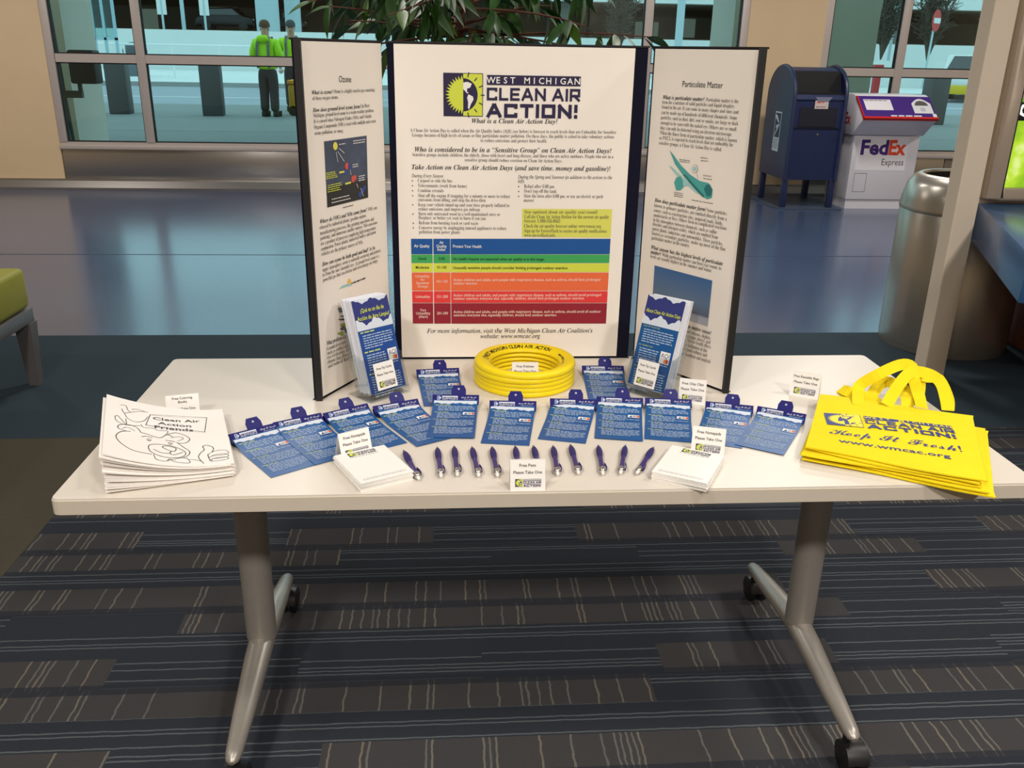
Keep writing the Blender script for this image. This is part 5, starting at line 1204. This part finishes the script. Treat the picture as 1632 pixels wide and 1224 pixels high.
# railing
rl = thing('railing', 'white pipe railing along the far roadside', 'railing', (-14, 40, .18)); rwm = mat('rail_white', (225, 228, 228), .5)
zt_ = uny(300, 72, 40).z-.18; zl_ = max(.3, uny(300, 92, 40).z-.18)
for z in (zt_, .75): MB().tube([(-8, 0, z), (8, 0, z)], .045, 8).build('rail', rwm, rl)
for k in range(9): MB().tube([(-8+2*k, 0, 0), (-8+2*k, 0, zt_)], .04, 8).build('post', rwm, rl)
# litter bin outside
p = unz(235, 119, .18)
lb = thing('street_bin', 'grey street litter bin with a domed lid by the railing', 'bin', (p.x+.35, 42.5, .18)); sb_ = mat('street_bin_grey', (96, 104, 112), .6)
MB().lathe([(0, 0), (.42, 0), (.5, .95), (.52, 1.0)], 20).build('body', sb_, lb); MB().lathe([(.53, 1.0), (.53, 1.12), (.4, 1.35), (.2, 1.45), (0, 1.47)], 20).build('lid', mat('bin_lid', (70, 76, 82), .6), lb)
# round columns and poles beyond the barrier
pcol = mat('pole_pale', (170, 190, 196), .6, var=.05)
for px, y, r_, lab in ((428, 62, .75, 'thick pale round column beyond the barrier wall behind the two people'), (468, 66, .55, 'slimmer pale round column behind the person facing the window')):
    p = uny(px, 45, y); o = MB().lathe([(r_, 0), (r_, 12)], 24).build('round_column', pcol); o.location = (p.x, y, .18); tag(o, lab, 'column')
p = uny(293, 40, 58); o = MB().tube([(0, 0, 0), (0, 0, 9)], .12, 8).build('light_pole', pcol); o.location = (p.x, 58, .18); tag(o, 'tall pale light pole beyond the barrier wall', 'pole')
p = uny(1082, 60, 45); o = MB().tube([(0, 0, 0), (0, 0, 9)], .2, 8).build('light_pole', pcol); o.location = (p.x, 45, .18); tag(o, 'thick pale blue pole seen above the Particulate Matter poster', 'pole')
p = uny(1421, 60, 50); o = MB().tube([(0, 0, 0), (0, 0, 9)], .09, 8).build('light_pole', pcol); o.location = (p.x, 50, .18); tag(o, 'slim pale pole rising out of the shrub', 'pole')
for px, lab in ((262, 'small white street sign beside the tall light pole'), (329, 'small white street sign near the parked dark car')):
    p = uny(px, 52, 57.6); t = thing('street_sign', lab, 'sign', (p.x, 57.6, .18)); MB().tube([(0, 0, 0), (0, 0, 4.0)], .07, 8).build('post', pcol, t); MB().box((-.28, -.04, 3.1), (.28, .0, 4.15)).build('plate', lconc, t)
# glazed shelter
p0, p1 = uny(152, 66, 38), uny(186, 66, 38)
sh = thing('glass_shelter', 'pale framed glass shelter beyond the road', 'shelter', (p0.x, 38, .18)); wsh = p1.x-p0.x; shm = mat('shelter_frame', (150, 185, 195), .5)
for x in (0, wsh*.5, wsh): MB().box((x-.05, -.05, 0), (x+.05, .05, 4.2)).build('post', shm, sh)
for z in (1.5, 4.1): MB().box((-.05, -.05, z), (wsh+.05, .05, z+.1)).build('rail', shm, sh)
for k in range(2): MB().box((wsh*.5*k+.05, -.01, 1.6), (wsh*.5*(k+1)-.05, .01, 4.1)).build('pane', glass, sh)
# red post
p = uny(1393, 150, 26); t = thing('red_post', 'slim red post with a boxed head beyond the glazing', 'post', (p.x, 26, .04)); rm = mat('post_red', (190, 40, 40), .5)
zh = uny(1395, 103, 26).z-.04; MB().box((-.09, -.09, 0), (.09, .09, zh-.35)).build('post', rm, t); MB().box((-.13, -.1, zh-.32), (.13, .1, zh)).build('head', rm, t); MB().box((-.07, -.105, zh-.28), (.07, -.1, zh-.12)).build('plate', lw, t); MB().box((-.02, -.02, zh-.36), (.02, .02, zh-.3)).build('neck', rm, t)
# planter wall with bare shrubs on the right and the round sign
a = uny(1370, 98, 44); 
struct(MB().box((a.x-4, 44, .18), (a.x+14, 48, 1.45)).build('planter_wall', lconc))
twig = mat('twig_brown', (70, 66, 56), .85, var=.2)
def shrub(px, lab, seed, y=46., h=4.6):
    p = uny(px, 90, y); t = thing('bare_shrub', lab, 'shrub', (p.x, y, 1.5)); rn = random.Random(seed)
    st_ = MB(); tw = MB()
    for i in range(22):
        a = rn.uniform(0, 2*PI); sp = rn.uniform(.2, 1.0)
        pts = [Vector((math.cos(a)*sp*t_*h*.30, math.sin(a)*sp*t_*h*.2, h*t_*(1-.15*sp))) for t_ in (0, .2, .45, .7, .95)]
        st_.tube(pts, [.035, .03, .025, .018, .01], 5)
        for j in range(20):
            q = rn.uniform(.8, 4); k = int(min(3, q)); P = pts[k].lerp(pts[k+1], q-k)
            d = Vector((rn.uniform(-1, 1), rn.uniform(-1, 1), rn.uniform(.2, 1.2))).normalized()*rn.uniform(.4, 1.0)
            tw.tube([P, P+d*.6+Vector((0, 0, .05)), P+d], [.022, .017, .010], 3)
            for l in range(4):
                Q = P+d*rn.uniform(.3, 1); e = Vector((rn.uniform(-1, 1), rn.uniform(-1, 1), rn.uniform(0, 1))).normalized()*rn.uniform(.15, .4); tw.tube([Q, Q+e], [.018, .010], 3, cap=False)
    st_.build('stems', twig, t); o = tw.build('twigs', twig, t); o['kind'] = 'stuff'
shrub(1404, 'bare shrub on the low wall around the slim pole', 2, 45.2); shrub(1478, 'bare shrub on the low wall below the red round sign', 3, 46.9); shrub(1585, 'bare shrub on the low wall partly hidden by the cream column', 4, h=4.0)
shrub(985, 'bare shrub seen above the display board beside the indoor tree', 6, 50, 4.0)
p = uny(1492, 33, 43.5); t = thing('round_sign', 'red and white round traffic sign in front of the bare shrub', 'sign', (p.x, 43.5, .18), math.radians(41)); zc = p.z-.18
MB().tube([(-.15, .05, 0), (0, .05, zc)], .05, 6).build('post', pcol, t); MB().lathe([(0, 0), (.5, 0), (.5, .04), (0, .04)], 20, mt=T3(0, 0, zc, PI/2, 0, 0), sy=1.0).build('disc', rm, t); MB().box((-.4, -.06, zc-.12), (.4, -.045, zc+.12)).build('bar', lconc, t)

# ------------------------------------------------------------------ two people in high-visibility jackets
def skin_mesh(name, verts, edges, radii, m, sub=2, root=0):
    me = bpy.data.meshes.new(name); me.from_pydata(verts, edges, [])
    o = bpy.data.objects.new(name, me); COL.objects.link(o)
    sk = o.modifiers.new('skin', 'SKIN'); sk.use_smooth_shade = True; sk.branch_smoothing = .3
    ss = o.modifiers.new('sub', 'SUBSURF'); ss.levels = sub; ss.render_levels = sub
    for i, r_ in enumerate(radii):
        sv = me.skin_vertices[0].data[i]; sv.radius = r_ if isinstance(r_, tuple) else (r_, r_); sv.use_root = (i == root)
    dg = bpy.context.evaluated_depsgraph_get(); out = bpy.data.meshes.new_from_object(o.evaluated_get(dg)); out.materials.clear(); out.materials.append(m)
    for p in out.polygons: p.use_smooth = True
    bpy.data.objects.remove(o); bpy.data.meshes.remove(me); return out
skinm = mat('skin', (196, 150, 124), .6); hivis = mat('hivis', (170, 226, 20), .7, var=.06, scale=8); strp = mat('reflective_grey', (96, 100, 96), .5); trous = mat('dark_trousers', (44, 44, 48), .8); bootm = mat('boots', (26, 24, 24), .6); hairm = mat('hair', (60, 40, 28), .8)
def person(label, loc, rz, capc, H=1.78, arms='front', hood=True):
    t = thing('person', label, 'person', loc, rz); s_ = H/1.78      # faces -y
    # joints
    V = [(0, 0, .95), (0, .01, 1.15), (0, .01, 1.38), (0, .0, 1.50), (0, -.015, 1.60), (0, -.02, 1.70)]
    E = [(0, 1), (1, 2), (2, 3), (3, 4), (4, 5)]; Rr = [(.15, .11), (.145, .105), (.16, .11), (.06, .06), (.085, .095), (.075, .09)]
    def chain(pts, rs, root):
        i0 = len(V)
        for k, (p, r_) in enumerate(zip(pts, rs)): V.append(p); Rr.append(r_); E.append((root if k == 0 else i0+k-1, i0+k))
        return i0
    hands = []
    for sx in (-1, 1):
        chain([(sx*.10, 0, .88), (sx*.11, -.01, .5), (sx*.115, .015, .1), (sx*.125, -.12, .035)], [.085, .058, .042, .035], 0)
        sh_ = (sx*.19, .01, 1.42)
        if arms == 'front': pts = [sh_, (sx*.27, .03, 1.14), (sx*.19, -.2, 1.06), (sx*.15, -.27, 1.07)]
        else: pts = [sh_, (sx*.27, .03, 1.14), (sx*.26, -.10, .92), (sx*.25, -.13, .84)]
        chain(pts, [.055, .045, .034, .03], 2); hands.append((pts[2], pts[3]))
    body = skin_mesh('body', V, E, Rr, skinm); b = link('body', body, t)
    # clothing: jacket, trousers, boots
    V = [(0, 0, .86), (0, .0, 1.02), (0, .01, 1.2), (0, .01, 1.38), (0, .005, 1.49)]; E = [(0, 1), (1, 2), (2, 3), (3, 4)]; Rr = [(.215, .165), (.215, .165), (.21, .16), (.20, .15), (.095, .095)]
    for sx in (-1, 1):
        if arms == 'front': pts = [(sx*.2, .01, 1.41), (sx*.285, .03, 1.14), (sx*.2, -.18, 1.065)]
        else: pts = [(sx*.2, .01, 1.41), (sx*.285, .03, 1.14), (sx*.27, -.08, .94)]
        chain(pts, [.09, .078, .06], 3)
    link('jacket', skin_mesh('jacket', V, E, Rr, hivis), t)
    V = [(0, 0, .98), (0, 0, .88)]; E = [(0, 1)]; Rr = [(.165, .13), (.16, .125)]
    for sx in (-1, 1): chain([(sx*.10, 0, .78), (sx*.10, -.01, .5), (sx*.105, .015, .08)], [.12, .10, .088], 1)
    link('trousers', skin_mesh('trousers', V, E, Rr, trous), t)
    for sx in (-1, 1): MB().rbox((sx*.12-.055, -.2, 0), (sx*.12+.055, .07, .11), .045).build('boot', bootm, t, bevel=.015)
    for sx in (-1, 1):
        MB().ribbon([(sx*.11, .185, .92), (sx*.115, .188, 1.15), (sx*.11, .172, 1.36), (sx*.10, .08, 1.5)], (1, 0, 0), .05, .012).build('reflective_stripe', strp, t)
        MB().ribbon([(sx*.11, -.182, .92), (sx*.115, -.185, 1.15), (sx*.11, -.165, 1.36), (sx*.10, -.07, 1.5)], (1, 0, 0), .05, .012).build('reflective_stripe', strp, t)
    if hood: link('hood', skin_mesh('hood', [(-.11, .1, 1.47), (0, .15, 1.43), (.11, .1, 1.47)], [(0, 1), (1, 2)], [.06, .085, .06], hivis, root=1), t)
    # cap or hair, face
    MB().lathe([(.118, 1.675), (.12, 1.70), (.112, 1.75), (.085, 1.79), (.04, 1.812), (0, 1.815)], 20, c=(0, -.01, 0), sx=.86, sy=1.0).build('hat', capc, t)
    for sx in (-1, 1):
        MB().lathe([(0, -.008), (.008, 0), (0, .008)], 8, c=(sx*.032, -.108, 1.655)).build('eye', blackp, t); MB().lathe([(0, -.03), (.016, -.01), (.016, .015), (0, .03)], 8, c=(sx*.085, -.01, 1.64), sx=.6).build('ear', skinm, t)
    MB().add([(-.014, -.105, 1.62), (.014, -.105, 1.62), (0, -.135, 1.622), (0, -.108, 1.665)], [(0, 1, 2), (1, 3, 2), (3, 0, 2)], None, True).build('nose', skinm, t); MB().cbox((0, -.108, 1.588), (.045, .008, .01)).build('mouth', mat('lips', (150, 90, 84), .6), t)
    # five fingers on each hand
    for si, (wr, hd_) in enumerate(hands):
        wr, hd_ = Vector(wr), Vector(hd_); d = (hd_-wr).normalized(); side = Vector((1, 0, 0)); up = d.cross(side).normalized(); sx = -1 if si == 0 else 1; mb = MB()
        for f in range(4):
            base = hd_+side*((f-1.5)*.02)+d*.02; ln = (.062, .074, .07, .054)[f]; mb.tube([base, base+d*ln*.55, base+d*ln*.9-up*.02*(1 if up.z > 0 else -1)], [.0095, .009, .007], 6)
        base = hd_-side*(sx*.03); mb.tube([base, base-side*sx*.022+d*.03, base-side*sx*.022+d*.055], [.011, .01, .008], 6); mb.build('fingers', skinm, t)
    t.scale = (s_, s_, s_)
    return t
p = unz(432, 186, GZ); person('person in a lime high-visibility jacket and brown cap seen from behind', (p.x, p.y, GZ), PI-.2, mat('cap_brown', (92, 62, 40), .8), H=1.80)
q = unz(470, 172, GZ); q2 = uny(468, 120, p.y+1.9); person('person in a high-visibility jacket and grey beanie facing the building', (q2.x, p.y+1.9, GZ), .1, mat('beanie_grey', (70, 72, 76), .9), H=1.86, arms='down', hood=False)
# yellow cart between them
c3 = uny(474, 150, p.y+.6); ct = thing('utility_cart', 'yellow and orange wheeled cart beside the two people', 'cart', (c3.x+.18, p.y+.6, GZ)); cy_ = mat('cart_yellow', (206, 150, 20), .5); cor = mat('cart_orange', (240, 150, 40), .5)
MB().box((-.32, -.3, .1), (.32, .3, .62)).build('tub', cy_, ct, bevel=.05); MB().box((-.33, -.31, .62), (.33, .31, .70)).build('rim', cor, ct, bevel=.02)
for s1 in (-1, 1):
    for s2 in (-1, 1): MB().lathe([(0, -.03), (.1, -.03), (.1, .03), (0, .03)], 12, mt=T3(s1*.24, s2*.27, .1, PI/2, 0, 0)).build('wheel', blackp, ct)
bpy.context.view_layer.update()
